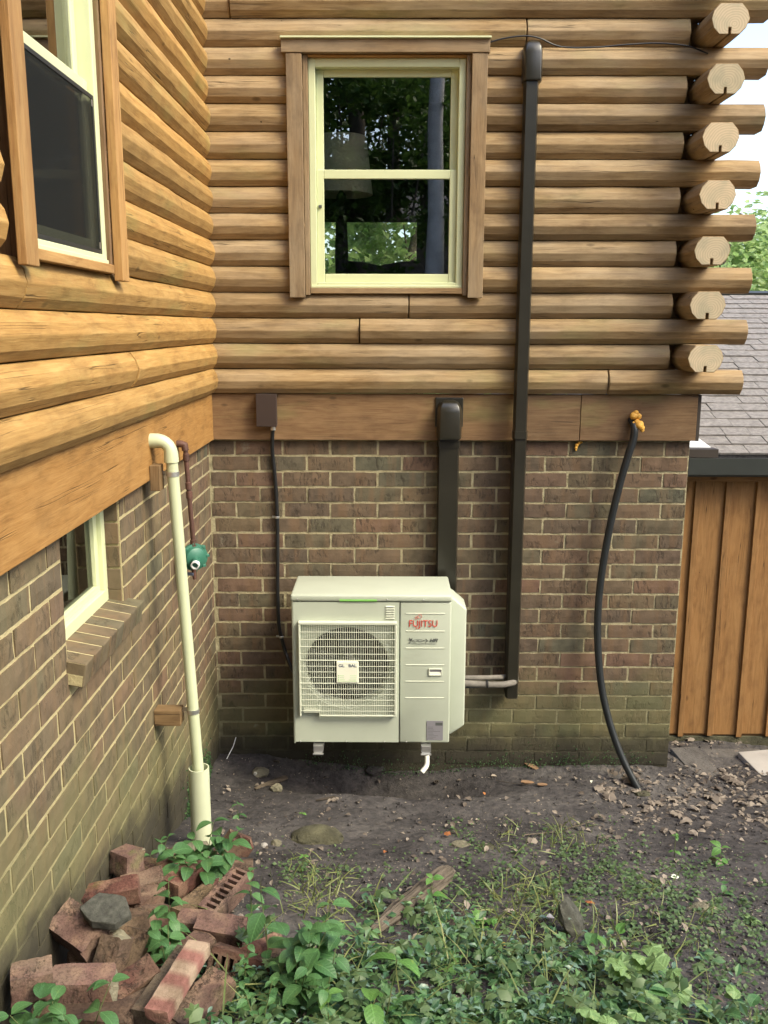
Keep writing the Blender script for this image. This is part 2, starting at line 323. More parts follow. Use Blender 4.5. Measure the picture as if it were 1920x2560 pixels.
def stripes():
    m = MATS['striped_brick']; t = m.node_tree; b = t.nodes['Principled BSDF']
    v = coords(t, 'Object', 0); sp = t.nodes.new('ShaderNodeSeparateXYZ'); t.links.new(v, sp.inputs[0])
    n = noise_n(t, v, 7, 3); x = mth(t, 'ADD', sp.outputs[0], mth(t, 'MULTIPLY', mth(t, 'SUBTRACT', n.outputs[0], .5), .03))
    sn = mth(t, 'SINE', mth(t, 'MULTIPLY', x, 62.)); r = ramp(t, [(.15, (.235, .105, .085)), (.85, (.33, .245, .175))], mth(t, 'MULTIPLY_ADD', sn, .5, .5))
    t.links.new(r.outputs[0], b.inputs['Base Color']); nb = noise_n(t, v, 70, 4, .7); t.links.new(bump_n(t, nb.outputs[0], .7, .008), b.inputs['Normal']); nd = noise_n(t, v, 13, 5, .65); dk = mixc(t, 1, r.outputs[0], ramp(t, [(.35, (.55, .52, .48)), (.6, (1.05, 1.05, 1.05))], nd.outputs[0]).outputs[0], 'MULTIPLY'); t.links.new(dk, b.inputs['Base Color'])
stripes()
def glassmat(name, refl, tint, trans=True, rough=0.):
    m = bpy.data.materials.new(name); m.use_nodes = True; t = m.node_tree; t.nodes.clear()
    o = t.nodes.new('ShaderNodeOutputMaterial'); gl = t.nodes.new('ShaderNodeBsdfGlossy'); gl.inputs['Roughness'].default_value = rough
    tr = t.nodes.new('ShaderNodeBsdfTransparent'); tr.inputs[0].default_value = (*tint, 1)
    fr = t.nodes.new('ShaderNodeFresnel'); fr.inputs[0].default_value = 1.5; mx = t.nodes.new('ShaderNodeMixShader')
    t.links.new(mth(t, 'MULTIPLY_ADD', fr.outputs[0], 1., refl, True), mx.inputs[0])
    t.links.new(tr.outputs[0], mx.inputs[1]); t.links.new(gl.outputs[0], mx.inputs[2]); t.links.new(mx.outputs[0], o.inputs[0]); MATS[name] = m
glassmat('glass', .16, (.95, .97, .95)); glassmat('basement_glass', .0, (.5, .55, .52))
def screenmat():
    m = bpy.data.materials.new('insect_screen'); m.use_nodes = True; t = m.node_tree; b = t.nodes['Principled BSDF']; o = t.nodes['Material Output']
    b.inputs['Base Color'].default_value = (.016, .018, .018, 1); b.inputs['Specular IOR Level'].default_value = .1; tr = t.nodes.new('ShaderNodeBsdfTransparent'); mx = t.nodes.new('ShaderNodeMixShader'); mx.inputs[0].default_value = .55
    t.links.new(tr.outputs[0], mx.inputs[1]); t.links.new(b.outputs[0], mx.inputs[2]); t.links.new(mx.outputs[0], o.inputs[0]); MATS['insect_screen'] = m
screenmat()

# ------------------------------------------------------------------ mesh helpers
class MB:
    def __init__(s): s.v = []; s.f = []; s.mi = []
    def add(s, vs, fs, mi=0):
        o = len(s.v); s.v += [tuple(v) for v in vs]
        for f in fs: s.f.append(tuple(i+o for i in f)); s.mi.append(mi)
        return s
    def box(s, lo, hi, mi=0):
        (a, b, c), (d, e, f) = lo, hi
        return s.add([(a,b,c),(d,b,c),(d,e,c),(a,e,c),(a,b,f),(d,b,f),(d,e,f),(a,e,f)], [(0,3,2,1),(4,5,6,7),(0,1,5,4),(1,2,6,5),(2,3,7,6),(3,0,4,7)], mi)
    def tube(s, pts, r, n=10, caps=True, mi=0):
        pts = [Vector(p) for p in pts]; rs = r if isinstance(r, (list, tuple)) else [r]*len(pts); vs = []; fs = []; prev = None
        for i, p in enumerate(pts):
            d = (pts[min(i+1, len(pts)-1)] - pts[max(i-1, 0)]).normalized()
            if prev is None:
                a = d.orthogonal().normalized()
            else:
                a = (prev - d*prev.dot(d)).normalized()
            prev = a; b = d.cross(a)
            for k in range(n):
                t = 2*math.pi*k/n; vs.append(p + (a*math.cos(t) + b*math.sin(t))*rs[i])
        for i in range(len(pts)-1):
            for k in range(n): fs.append((i*n+k, i*n+(k+1) % n, (i+1)*n+(k+1) % n, (i+1)*n+k))
        if caps: fs.append(tuple(range(n-1, -1, -1))); fs.append(tuple(range((len(pts)-1)*n, len(pts)*n)))
        return s.add(vs, fs, mi)
    def prism(s, prof, axis, a, b, mi=0, cap=None, segs=1, jit=0.):
        """prof: closed (u,v) polygon; extruded along axis from a to b. axis x: (u,v)=(y,z); y: (x,z); z: (x,y)"""
        n = len(prof); vs = []
        for i in range(segs+1):
            q = a + (b-a)*i/segs; ju = rnd.uniform(-jit, jit); jv = rnd.uniform(-jit, jit)*.6
            for (u, v) in prof:
                u2, v2 = u+ju+rnd.uniform(-jit, jit)*.5, v+jv
                vs.append({'x': (q, u2, v2), 'y': (u2, q, v2), 'z': (u2, v2, q)}[axis])
        fs = []
        for i in range(segs):
            for k in range(n): fs.append((i*n+k, i*n+(k+1) % n, (i+1)*n+(k+1) % n, (i+1)*n+k))
        s.add(vs, fs, mi); o = len(s.v)-len(vs); c = mi if cap is None else cap
        s.f.append(tuple(o+k for k in range(n-1, -1, -1))); s.mi.append(c)
        s.f.append(tuple(o+segs*n+k for k in range(n))); s.mi.append(c)
        return s
    def lathe(s, prof, n=24, M_=None, mi=0):
        """prof (r,z) spun round local z"""
        vs = []; fs = []
        for (r, z) in prof:
            for k in range(n):
                t = 2*math.pi*k/n; p = Vector((r*math.cos(t), r*math.sin(t), z)); vs.append(M_ @ p if M_ else p)
        for i in range(len(prof)-1):
            for k in range(n): fs.append((i*n+k, i*n+(k+1) % n, (i+1)*n+(k+1) % n, (i+1)*n+k))
        return s.add(vs, fs, mi)
    def mesh(s, name, mats, smooth=False, bevel=0., bsegs=2, fixn=True):
        me = bpy.data.meshes.new(name); me.from_pydata(s.v, [], s.f)
        for m in (mats if isinstance(mats, (list, tuple)) else [mats]): me.materials.append(MATS[m])
        if any(s.mi): me.polygons.foreach_set('material_index', s.mi)
        if bevel or fixn:
            bm = bmesh.new(); bm.from_mesh(me)
            if fixn: bmesh.ops.recalc_face_normals(bm, faces=bm.faces)
            if bevel: bmesh.ops.bevel(bm, geom=[e for e in bm.edges if e.is_manifold and e.calc_face_angle(0) > .5], offset=bevel, segments=bsegs, affect='EDGES', profile=.5, clamp_overlap=True)
            bm.to_mesh(me); bm.free()
        if smooth:
            me.polygons.foreach_set('use_smooth', [True]*len(me.polygons))
            try: me.set_sharp_from_angle(angle=R(38))
            except Exception: pass
        me.update(); return me
    def build(s, name, mats, parent=None, loc=None, rot=None, **kw):
        return link(name, s.mesh(name, mats, **kw), parent, loc, rot)
def link(name, me, parent=None, loc=None, rot=None, scale=None):
    o = bpy.data.objects.new(name, me); COL.objects.link(o)
    if parent is not None: o.parent = parent
    if loc is not None: o.location = loc
    if rot is not None: o.rotation_euler = rot
    if scale is not None: o.scale = scale
    return o
def empty(name, loc=(0, 0, 0)):
    o = bpy.data.objects.new(name, None); o.empty_display_size = .1; COL.objects.link(o); o.location = loc; return o
def tag(o, label=None, cat=None, group=None, kind=None):
    for k, v in (('label', label), ('category', cat), ('group', group), ('kind', kind)):
        if v: o[k] = v
    return o
def box(name, mat, lo, hi, parent=None, bevel=0., smooth=False, base=None):
    """a box part in world coordinates, origin at its centre (or given base) so object-space grain varies"""
    c = Vector([(a+b)/2 for a, b in zip(lo, hi)]); p = Vector(base) if base is not None else Vector((0, 0, 0))
    m = MB().box([a-b for a, b in zip(lo, c)], [a-b for a, b in zip(hi, c)])
    return m.build(name, mat, parent, loc=c-p, bevel=bevel, smooth=smooth)
def board(name, mat, lo, hi, along, parent=None, bevel=.003, base=None):
    """a wooden board whose local X runs along its grain"""
    c = Vector([(a+b)/2 for a, b in zip(lo, hi)]); h = [(b-a)/2 for a, b in zip(lo, hi)]; p = Vector(base) if base is not None else Vector((0, 0, 0))
    if along == 'x': d, rot = (h[0], h[1], h[2]), (0, 0, 0)
    elif along == 'y': d, rot = (h[1], h[0], h[2]), (0, 0, R(90))
    else: d, rot = (h[2], h[1], h[0]), (0, R(-90), 0)
    return MB().box([-q for q in d], d).build(name, mat, parent, loc=c-p, rot=rot, bevel=bevel)
def curve_pts(ctrl, n=8):
    """Catmull-Rom through control points"""
    c = [Vector(p) for p in ctrl]; c = [c[0]*2-c[1]] + c + [c[-1]*2-c[-2]]; out = []
    for i in range(1, len(c)-2):
        for k in range(n):
            t = k/n; p0, p1, p2, p3 = c[i-1], c[i], c[i+1], c[i+2]
            out.append(.5*((2*p1)+(-p0+p2)*t+(2*p0-5*p1+4*p2-p3)*t*t+(-p0+3*p1-3*p2+p3)*t**3))
    out.append(c[-2]); return out
def text(name, body, size, mat, parent, loc, rot=(R(90), 0, 0), extrude=.0006, align='CENTER', sx=1., shear=0., bold=0.):
    cu = bpy.data.curves.new(name, 'FONT'); cu.body = body; cu.size = size; cu.extrude = extrude; cu.align_x = align; cu.align_y = 'CENTER'; cu.shear = shear; cu.offset = bold
    cu.resolution_u = 3
    tmp = bpy.data.objects.new('tmp', cu); COL.objects.link(tmp); dg = bpy.context.evaluated_depsgraph_get()
    me = bpy.data.meshes.new_from_object(tmp.evaluated_get(dg)); bpy.data.objects.remove(tmp); bpy.data.curves.remove(cu)
    me.materials.clear(); me.materials.append(MATS[mat]); me.name = name
    return link(name, me, parent, loc, rot, (sx, 1, 1))

# ------------------------------------------------------------------ ground
GY = [-120, -30, -12, -8, -5.75, -4.5, -3.4, -2.5, -1.73, -1.26, -.97, -.5, 0, .6, 3, 9, 40, 150]
GZ = [22, 7, 2.9, 1.9, 1.25, .93, .60, .37, .14, .01, -.07, -.15, -.19, -.24, -.3, -.5, -1.5, -4]
def interp(y, X, Z):
    if y <= X[0]: return Z[0]
    for i in range(len(X)-1):
        if y <= X[i+1]:
            t = (y-X[i])/(X[i+1]-X[i]); return Z[i]+(Z[i+1]-Z[i])*t
    return Z[-1]
def sstep(a, b, x):
    t = max(0, min(1, (x-a)/(b-a))); return t*t*(3-2*t)
def ground(x, y):
    z = (interp(y-.25, GY, GZ)+interp(y, GY, GZ)*2+interp(y+.25, GY, GZ))/4 - .022*max(-3, min(x, 12))
    if abs(x) < 12 and abs(y) < 12:
        z += noise.noise((x*1.3, y*1.3, 1.7))*.035 + noise.noise((x*5, y*5, 4.))*.014 + noise.noise((x*17, y*17, 9.))*.006
        if -1 < x < 6 and -5 < y < 1.5: z += noise.noise((x*41, y*41, 2.))*.006 + noise.noise((x*80, y*80, 6.))*.003
    else: z += noise.noise((x*.15, y*.15, 3.))*.5
    # hollow washed out below the hanging unit
    d = ((x-1.15)/.66)**2 + ((y+.26)/.25)**2
    z -= .26*math.exp(-d**1.5*1.1)
    # soil thrown up along its front lip and against the back wall on the left
    z += .035*math.exp(-(((x-1.2)/.7)**2 + ((y+.68)/.10)**2)) + .05*math.exp(-(((x-.15)/.25)**2+((y+.12)/.2)**2))
    if y > -5.2 and x < 0: z += (-.9-z)*sstep(.02, .2, -x)          # cellar below the left wing
    if -0.3 < x < 3.1 and y > 0: z += (-.9-z)*sstep(.02, .2, y)*sstep(0, .12, 3.08-x)
    return z
def axis(fine0, fine1, step, lo, hi):
    v = []; x = fine0
    while x < fine1: v.append(x); x += step
    s = step; x = fine1
    while x < hi: v.append(x); s *= 1.25; x += s
    v.append(hi); s = step; x = fine0-step
    while x > lo: v.insert(0, x); s *= 1.25; x -= s
    v.insert(0, lo); return v
gx = axis(-.1, 4.6, .022, -150, 150); gy = axis(-4.6, .9, .022, -150, 150)
gm = MB(); nx = len(gx)
gm.v = [(x, y, ground(x, y)) for y in gy for x in gx]
gm.f = [(j*nx+i, j*nx+i+1, (j+1)*nx+i+1, (j+1)*nx+i) for j in range(len(gy)-1) for i in range(nx-1)]
gm.mi = [0]*len(gm.f)
go = gm.build('ground', 'soil', smooth=True, fixn=False); tag(go, kind='structure', label='dark bare soil sloping down to the house walls')
def gp(x, y, lift=0.):
    """the ground point seen at a photo pixel"""
    d = ray(x, y); t = 1.2
    while t < 40:
        p = CAM+d*t
        if p.z < ground(p.x, p.y)+lift: break
        t += .02
    return CAM+d*(t-.01)
def on_ground(x, y): return Vector((x, y, ground(x, y)))

# ------------------------------------------------------------------ log cabin
cabin = tag(empty('log_cabin'), 'log cabin of honey and grey hewn logs on a brown brick foundation', 'house')
W = 3.07; LEFT_END = -4.9
LZ0, LP = 2.297, .1538
NROW = 18
BW = (.665, 1.60, 2.925, 4.245)      # back window opening x0 x1 z0 z1
LW = (-3.0, -2.165, 2.925, 4.31)     # left window opening y0 y1 z0 z1
FACE = [(.044, .002), (.070, .034), (.083, .078), (.073, .116), (.047, .1515)]
def profile(full, kerf=False):
    f = [(-o, z) for o, z in FACE]                      # outer face towards -
    if full:
        bk = [(o, z) for o, z in reversed(FACE)]
        p = f + bk
        if kerf: p += [(.005, .003), (.005, .035), (-.005, .035), (-.005, .003)]
        return [(u*1.2, v) for u, v in p]
    return f + [(.05, .1515), (.05, .002)]
def log(parent, mat, wall, row, a, b, full=False, kerf=False):
    L_ = b-a; m = MB()
    sc_ = 1.07 if kerf else 1.
    m.prism([(u*sc_, (v-.077)*sc_) for u, v in profile(full, kerf)], 'x', -L_/2, L_/2, 0, 1 if (full or wall == 'left' and a == LEFT_END) else 0, segs=max(1, int(L_/.17)), jit=.0026)
    z = LZ0+row*LP+.077; c = (a+b)/2; dy = rnd.uniform(-.004, .004)
    if wall == 'back': loc, rot = (c, -.014+dy, z), (0, 0, 0)
    elif wall == 'left': loc, rot = (.014-dy, c, z), (0, 0, R(90))      # outer face turns to +X
    else: loc, rot = (3.018+dy, c, z), (0, 0, R(90))
    o = m.build('log', [mat, 'end_grain'], parent, loc=loc, rot=rot, bevel=.004, bsegs=2)
    return o
def slab(name, mat, boxes, parent):
    m = MB()
    for lo, hi in boxes: m.box(lo, hi)
    return m.build(name, mat, parent)
zt = LZ0+NROW*LP
bwall = slab('log_wall', 'grey_log', [((.04, .04, LZ0), (BW[0], .14, zt)), ((BW[1], .04, LZ0), (2.95, .14, zt)), ((BW[0], .04, LZ0), (BW[1], .14, BW[2])), ((BW[0], .04, BW[3]), (BW[1], .14, zt))], cabin)
lwall = slab('log_wall', 'honey_log', [((-.14, LEFT_END, LZ0), (-.04, LW[0], zt)), ((-.14, LW[1], LZ0), (-.04, .0, zt)), ((-.14, LW[0], LZ0), (-.04, LW[1], LW[2])), ((-.14, LW[0], LW[3]), (-.04, LW[1], zt))], cabin)
BJ = {0: 1521, 2: 899, 3: 1022, 13: 1317, 14: 574}
for r in range(NROW):
    z = LZ0+r*LP; end = 3.335 if r % 2 == 0 else 2.875
    zpix = 1000-64*r
    cuts = [(.0, end)]
    if r in BJ: 
        jx = ab(BJ[r], 950 if r == 0 else 830 if r == 2 else 768 if r == 3 else 80 if r == 13 else 20, -.08).x
        cuts = [(.0, jx-.0035), (jx+.0035, end)]
    if z+LP*.5 > BW[2]-.02 and z+LP*.5 < BW[3]+.03:
        cuts = [(.0, BW[0]-.02), (BW[1]+.02, end)]
    for a, b in cuts:
        fl = (r % 2 == 0 and b > 3.0)
        if fl and a < 2.0:     # a wall log whose tail runs past the corner
            log(bwall, 'grey_log', 'back', r, a, b, full=True)
        else: log(bwall, 'grey_log', 'back', r, a, b, full=fl)
    if r % 2 == 1: log(bwall, 'grey_log', 'end', r, -.305+rnd.uniform(-.012, .012), .9, full=True, kerf=True)
    # left wing
    cuts = [(LEFT_END, -.002)]
    if r == 1: cuts = [(LEFT_END, -1.886), (-1.866, -.002)]
    if r == 3: cuts = [(LEFT_END, -3.035), (-3.02, -.002)]
    if z+LP*.5 > LW[2]-.02 and z+LP*.5 < LW[3]+.03: cuts = [(LEFT_END, -3.125), (LW[1]+.02, -.002)]
    for a, b in cuts: log(lwall, 'honey_log', 'left', r, a, b)
# rim boards between logs and brick
board('rim_board', 'grey_board', (.035, -.040, 2.004), (1.965, .0, LZ0-.002), 'x', cabin)
board('rim_board', 'grey_board', (1.968, -.039, 2.004), (2.352, .0, LZ0-.002), 'x', cabin)
board('rim_board', 'grey_board', (2.355, -.041, 2.006), (3.085, .0, LZ0-.002), 'x', cabin)
board('rim_board', 'dark_trim', (3.0855, -.036, 2.004), (3.108, .3, LZ0-.002), 'y', cabin)
board('rim_board', 'honey_board', (.0, LEFT_END, 2.004), (.040, -.043, LZ0-.002), 'y', cabin)

# --- brick foundation
BL, BH, JT = .3048, .1016, .0140
def brick_mesh(seed, L_=BL-JT, H=BH-JT, D=.055):
    rr = random.Random(seed); m = bmesh.new(); nx_, nz_ = 7, 2; g = {}
    for j in range(nz_+1):
        for i in range(nx_+1):
            ed = (i in (0, nx_)) or (j in (0, nz_)); x = (i/nx_-.5)*L_; z = (j/nz_-.5)*H
            dx = rr.uniform(-.0022, .0012) if i in (0, nx_) else 0; dz = rr.uniform(-.0022, .0012) if j in (0, nz_) else 0
            g[i, j] = m.verts.new((x + (dx if x > 0 else -dx), (rr.uniform(.0, .0025) if ed else rr.uniform(-.0018, .0012)), z + (dz if z > 0 else -dz)))
    for j in range(nz_):
        for i in range(nx_): m.faces.new((g[i, j], g[i+1, j], g[i+1, j+1], g[i, j+1]))
    ring = [g[i, 0] for i in range(nx_+1)] + [g[nx_, j] for j in range(1, nz_+1)] + [g[i, nz_] for i in range(nx_-1, -1, -1)] + [g[0, j] for j in range(nz_-1, 0, -1)]
    bk = [m.verts.new((v.co.x, D, v.co.z)) for v in ring]; n = len(ring)
    for k in range(n): m.faces.new((ring[(k+1) % n], ring[k], bk[k], bk[(k+1) % n]))
    rim = [e for e in m.edges if len(e.link_faces) == 2 and e.calc_face_angle(0) > 1.0]
    bmesh.ops.bevel(m, geom=rim, offset=.0022, segments=1, affect='EDGES')
    bmesh.ops.recalc_face_normals(m, faces=m.faces)
    me = bpy.data.meshes.new('brick'); m.to_mesh(me); m.free(); me.materials.append(MATS['wall_brick']); return me
BM = [brick_mesh(i) for i in range(7)]
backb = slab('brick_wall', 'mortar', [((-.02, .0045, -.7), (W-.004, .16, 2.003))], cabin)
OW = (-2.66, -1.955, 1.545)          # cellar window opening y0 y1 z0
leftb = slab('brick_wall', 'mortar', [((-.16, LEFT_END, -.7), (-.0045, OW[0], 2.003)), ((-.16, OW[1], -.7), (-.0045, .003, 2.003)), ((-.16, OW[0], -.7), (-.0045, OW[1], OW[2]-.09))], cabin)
cand = []
def area(pts):
    xs = []; ys = []
    for p in pts:
        d = Vector(p)-CAM; z = d.dot(fw)
        if z < .1: return 0, -1e4, -1e4
        xs.append(960+FPX*d.dot(rt)/z); ys.append(1280-FPX*d.dot(up)/z)
    return (max(xs)-min(xs))*(max(ys)-min(ys)), sum(xs)/len(xs), sum(ys)/len(ys)
for k in range(1, 23):
    zc = 2.0-.1016*(k-.5); top = 2.0-.1016*(k-1); 
    off = .165 if k % 2 else .321
    j0 = off - BL*2
    for n in range(14):
        a = max(.0, j0+n*BL); b = min(W, j0+(n+1)*BL)
        if b-a < .02: continue
        if zc+.05 < min(ground(a, -.02), ground(b, -.02)): continue
        cand.append(('b', a, b, zc, k))
for k in range(1, 23):
    zc = 2.0-.1016*(k-.5); off = -.204 if k % 2 == 0 else -.0516
    j0 = off
    for n in range(-1, 17):
        b = min(-.004, j0-n*BL); a = max(LEFT_END, j0-(n+1)*BL)
        if b-a < .02: continue
        if zc+.05 < min(ground(.02, a), ground(.02, b)): continue
        segs = [(a, b)]
        if zc > OW[2]-.12 and a < OW[1] and b > OW[0]:
            segs = []
            if zc > OW[2]-.08 or True:
                if a < OW[0]-.02: segs.append((a, OW[0]))
                if b > OW[1]+.02: segs.append((OW[1], b))
        for q in segs: 
            if q[1]-q[0] > .02: cand.append(('l', q[0], q[1], zc, k))
sized = []
for c in cand:
    wl, a, b, z, k = c
    pts = [(q, 0, z+s) if wl == 'b' else (0, q, z+s) for q in (a, b) for s in (-.05, .05)]
    ar, px_, py_ = area(pts)
    if not (-60 < px_ < 1980 and -60 < py_ < 2620): ar = 0
    if wl == 'b' and 740 < px_ < 1115 and 1500 < py_ < 1850: ar *= .01
    sized.append((ar, c))
sized.sort(key=lambda q: -q[0])
rest = {'b': MB(), 'l': MB()}
for i, (ar, (wl, a, b, z, k)) in enumerate(sized):
    par = backb if wl == 'b' else leftb; L_ = b-a-JT; c = (a+b)/2 + rnd.uniform(-.0015, .0015); zz = z+rnd.uniform(-.0015, .0015); dp = rnd.uniform(-.002, .002)
    if i < 298:
        me = BM[rnd.randrange(len(BM))]
        loc = (c, dp, zz) if wl == 'b' else (-dp, c, zz)
        o = link('brick', me, par, loc, (R(180) if rnd.random() < .5 else 0, 0, 0) if False else (0, rnd.uniform(-.006, .006), 0) if wl == 'b' else (0, 0, R(90)), (L_/(BL-JT), 1, 1))
    else:
        me = BM[rnd.randrange(len(BM))]; s = L_/(BL-JT)
        vs = [v.co for v in me.vertices]
        if wl == 'b': pv = [(c+v.x*s, v.y+dp, zz+v.z) for v in vs]
        else: pv = [(-v.y-dp, c+v.x*s, zz+v.z) for v in vs]
        rest[wl].add(pv, [tuple(p.vertices) for p in me.polygons])
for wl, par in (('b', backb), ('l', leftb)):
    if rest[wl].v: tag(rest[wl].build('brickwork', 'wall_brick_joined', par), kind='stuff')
# rowlock sill of the cellar window
for i in range(8):
    y0 = OW[0]-.02+i*.0985; m = MB().box((-.17, -.044, -.047), (.062, .044, .047))
    m.build('sill_brick', 'wall_brick', leftb, loc=(0, y0+.047, OW[2]-.062), rot=(rnd.uniform(-.01, .01), R(11), 0), bevel=.005)
MB().box((-.165, -.005, -.042), (.056, .775, .0435)).build('sill_mortar', 'mortar', leftb, loc=(0, OW[0]-.012, OW[2]-.062), rot=(0, R(11), 0))
# jamb bricks that show in the reveal of the cellar window
for i in range(5):
    z0 = OW[2]+.0+i*.1016-.06
    if z0+.09 > 2.0: break
    MB().box((-.125, 0, 0), (-.010, .008, .09)).build('jamb_brick', 'wall_brick', leftb, loc=(0, OW[1]-.008, max(z0, OW[2]-.05)), bevel=.002)

# --- windows
def frame_rect(m, y0, y1, x0, x1, z0, z1, wl, wr, wt, wb):
    m.box((x0, y0, z0), (x0+wl, y1, z1)); m.box((x1-wr, y0, z0), (x1, y1, z1))
    m.box((x0+wl, y0, z1-wt), (x1-wr, y1, z1)); m.box((x0+wl, y0, z0), (x1-wr, y1, z0+wb)); return m
def double_hung(loc, rotz, w_, h_, parent, trim, screen=False, mid=None):
    """origin: bottom-left of the opening, local x across, -y outwards"""
    root = frame_rect(MB(), -.055, .04, 0, w_, 0, h_, .040, .040, .048, .030).build('window', 'vinyl', parent, loc=loc, rot=(0, 0, rotz), bevel=.004)
    MB().box((.002, -.062, -.004), (w_-.002, .0, .012)).build('sill', 'vinyl', root, bevel=.003)
    mid = mid or h_*.505
    frame_rect(MB(), .0, .026, .040, w_-.040, mid-.02, h_-.048, .044, .044, .040, .034).build('upper_sash', 'vinyl', root, bevel=.004)
    frame_rect(MB(), -.03, -.003, .040, w_-.040, .030, mid+.03, .044, .044, .052, .050).build('lower_sash', 'vinyl', root, bevel=.004)
    MB().box((.08, .009, mid-.01), (w_-.08, .013, h_-.08)).build('pane', 'glass', root)
    MB().box((.08, -.019, .075), (w_-.08, -.015, mid-.015)).build('pane', 'glass', root)
    MB().box((.052, -.044, h_*.36), (.070, -.030, h_*.36+.014)).build('latch', 'grey_print', root)
    if screen:
        MB().box((.045, -.047, .04), (w_-.045, -.0455, mid-.03)).build('insect_screen', 'insect_screen', root)
        frame_rect(MB(), -.050, -.045, .042, w_-.042, .032, mid-.02, .014, .014, .014, .014).build('screen_frame', 'fan_plastic', root)
        for sx in (.06, w_-.07):
            for sz in (.05, mid-.06): MB().box((sx, -.052, sz), (sx+.008, -.05, sz+.022)).build('screen_clip', 'steel', root)
    return root
# back wall
x0, x1, z0, z1 = .672, 1.592, 2.943, 4.234
bw = double_hung((x0, -.02, z0), 0, x1-x0, z1-z0, cabin, 'trim_grey')
def wtrim(lo, hi, al_, mat, par, name='trim_board'):
    P_ = par.matrix_basis.inverted(); o = board(name, mat, lo, hi, al_, None)
    o.parent = par; o.matrix_parent_inverse = P_; return o
wtrim((.548, -.128, 2.880), (.640, -.095, 4.247), 'z', 'trim_grey', bw); wtrim((1.622, -.128, 2.880), (1.712, -.095, 4.247), 'z', 'trim_grey', bw)
wtrim((.522, -.133, 4.250), (1.722, -.090, 4.322), 'x', 'trim_grey', bw)
wtrim((.518, -.150, 4.3225), (1.727, -.085, 4.333), 'x', 'vinyl', bw, 'drip_cap')
wtrim((.642, -.100, 2.895), (.6705, .05, 4.247), 'z', 'trim_grey', bw, 'jamb_board'); wtrim((1.5935, -.100, 2.895), (1.620, .05, 4.247), 'z', 'trim_grey', bw, 'jamb_board')
wtrim((.6725, -.100, 4.2355), (1.5915, .05, 4.2475), 'x', 'trim_honey', bw, 'jamb_board'); wtrim((.6725, -.100, 2.905), (1.5915, .05, 2.9375), 'x', 'trim_grey', bw, 'jamb_board')
# left wall (local x runs towards -Y when turned by -90? turn so that -y points to +X)
y0, y1 = -2.985, -2.18
LMID = al(240, 238, .06).z-z0
lw = double_hung((.022, y0, z0), R(90), y1-y0, z1-z0+.06, cabin, 'trim_honey', screen=True, mid=LMID)
wtrim((.094, -2.159, 2.880), (.128, -2.070, 4.35), 'z', 'trim_honey', lw); wtrim((.100, -3.100, 2.880), (.128, -3.005, 4.35), 'z', 'trim_honey', lw)
wtrim((-.03, -2.178, 2.90), (.092, -2.160, 4.35), 'z', 'grey_board', lw, 'jamb_board'); wtrim((-.03, -3.01, 2.90), (.092, -2.987, 4.35), 'z', 'grey_board', lw, 'jamb_board')
wtrim((-.03, -2.985, 2.905), (.103, -2.180, 2.938), 'y', 'trim_honey', lw, 'jamb_board')
wtrim((.100, -3.10, 4.352), (.130, -2.07, 4.43), 'y', 'trim_honey', lw)
# cellar window
cw = MB(); cy0, cy1, cz0, cz1 = OW[0]+.004, OW[1]-.010, OW[2]-.005, 2.10
cw.box((-.125, cy0, cz0), (-.065, cy1, cz0+.055)); cw.box((-.125, cy1-.045, cz0+.055), (-.065, cy1, cz1)); cw.box((-.125, cy0, cz0+.055), (-.065, cy0+.045, cz1)); cw.box((-.125, cy0+.045, cz1-.05), (-.065, cy1-.045, cz1))
cwo = cw.build('cellar_window', 'vinyl', cabin, bevel=.004)
m = MB(); m.box((-.12, cy0+.045, cz0+.055), (-.085, cy1-.045, cz0+.085)); m.box((-.12, cy1-.085, cz0+.085), (-.085, cy1-.045, cz1-.05)); m.box((-.12, cy0+.045, cz0+.085), (-.085, cy0+.085, cz1-.05))
m.build('sash', 'vinyl', cwo, bevel=.003)
MB().box((-.106, cy0+.08, cz0+.08), (-.102, cy1-.08, cz1-.05)).build('pane', 'basement_glass', cwo)

# --- rooms behind the glass
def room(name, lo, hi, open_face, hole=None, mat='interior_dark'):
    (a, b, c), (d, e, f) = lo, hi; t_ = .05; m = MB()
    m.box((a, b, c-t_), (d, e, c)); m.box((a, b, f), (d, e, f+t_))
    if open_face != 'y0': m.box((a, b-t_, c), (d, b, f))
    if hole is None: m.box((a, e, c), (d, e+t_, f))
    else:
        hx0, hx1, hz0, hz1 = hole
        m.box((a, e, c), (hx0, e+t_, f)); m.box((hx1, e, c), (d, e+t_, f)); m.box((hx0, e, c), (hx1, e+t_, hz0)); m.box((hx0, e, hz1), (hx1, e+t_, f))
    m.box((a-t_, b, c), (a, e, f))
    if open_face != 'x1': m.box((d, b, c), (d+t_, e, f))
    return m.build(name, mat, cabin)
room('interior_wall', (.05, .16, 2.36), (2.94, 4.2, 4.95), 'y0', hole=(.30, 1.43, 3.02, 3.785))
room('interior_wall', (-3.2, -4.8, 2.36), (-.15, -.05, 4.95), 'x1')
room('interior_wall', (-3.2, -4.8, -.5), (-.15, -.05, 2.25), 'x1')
box('cellar_bench_top', 'flashing', (-1.1, -2.3, 1.40), (-.55, -1.2, 1.43), cabin) if False else None

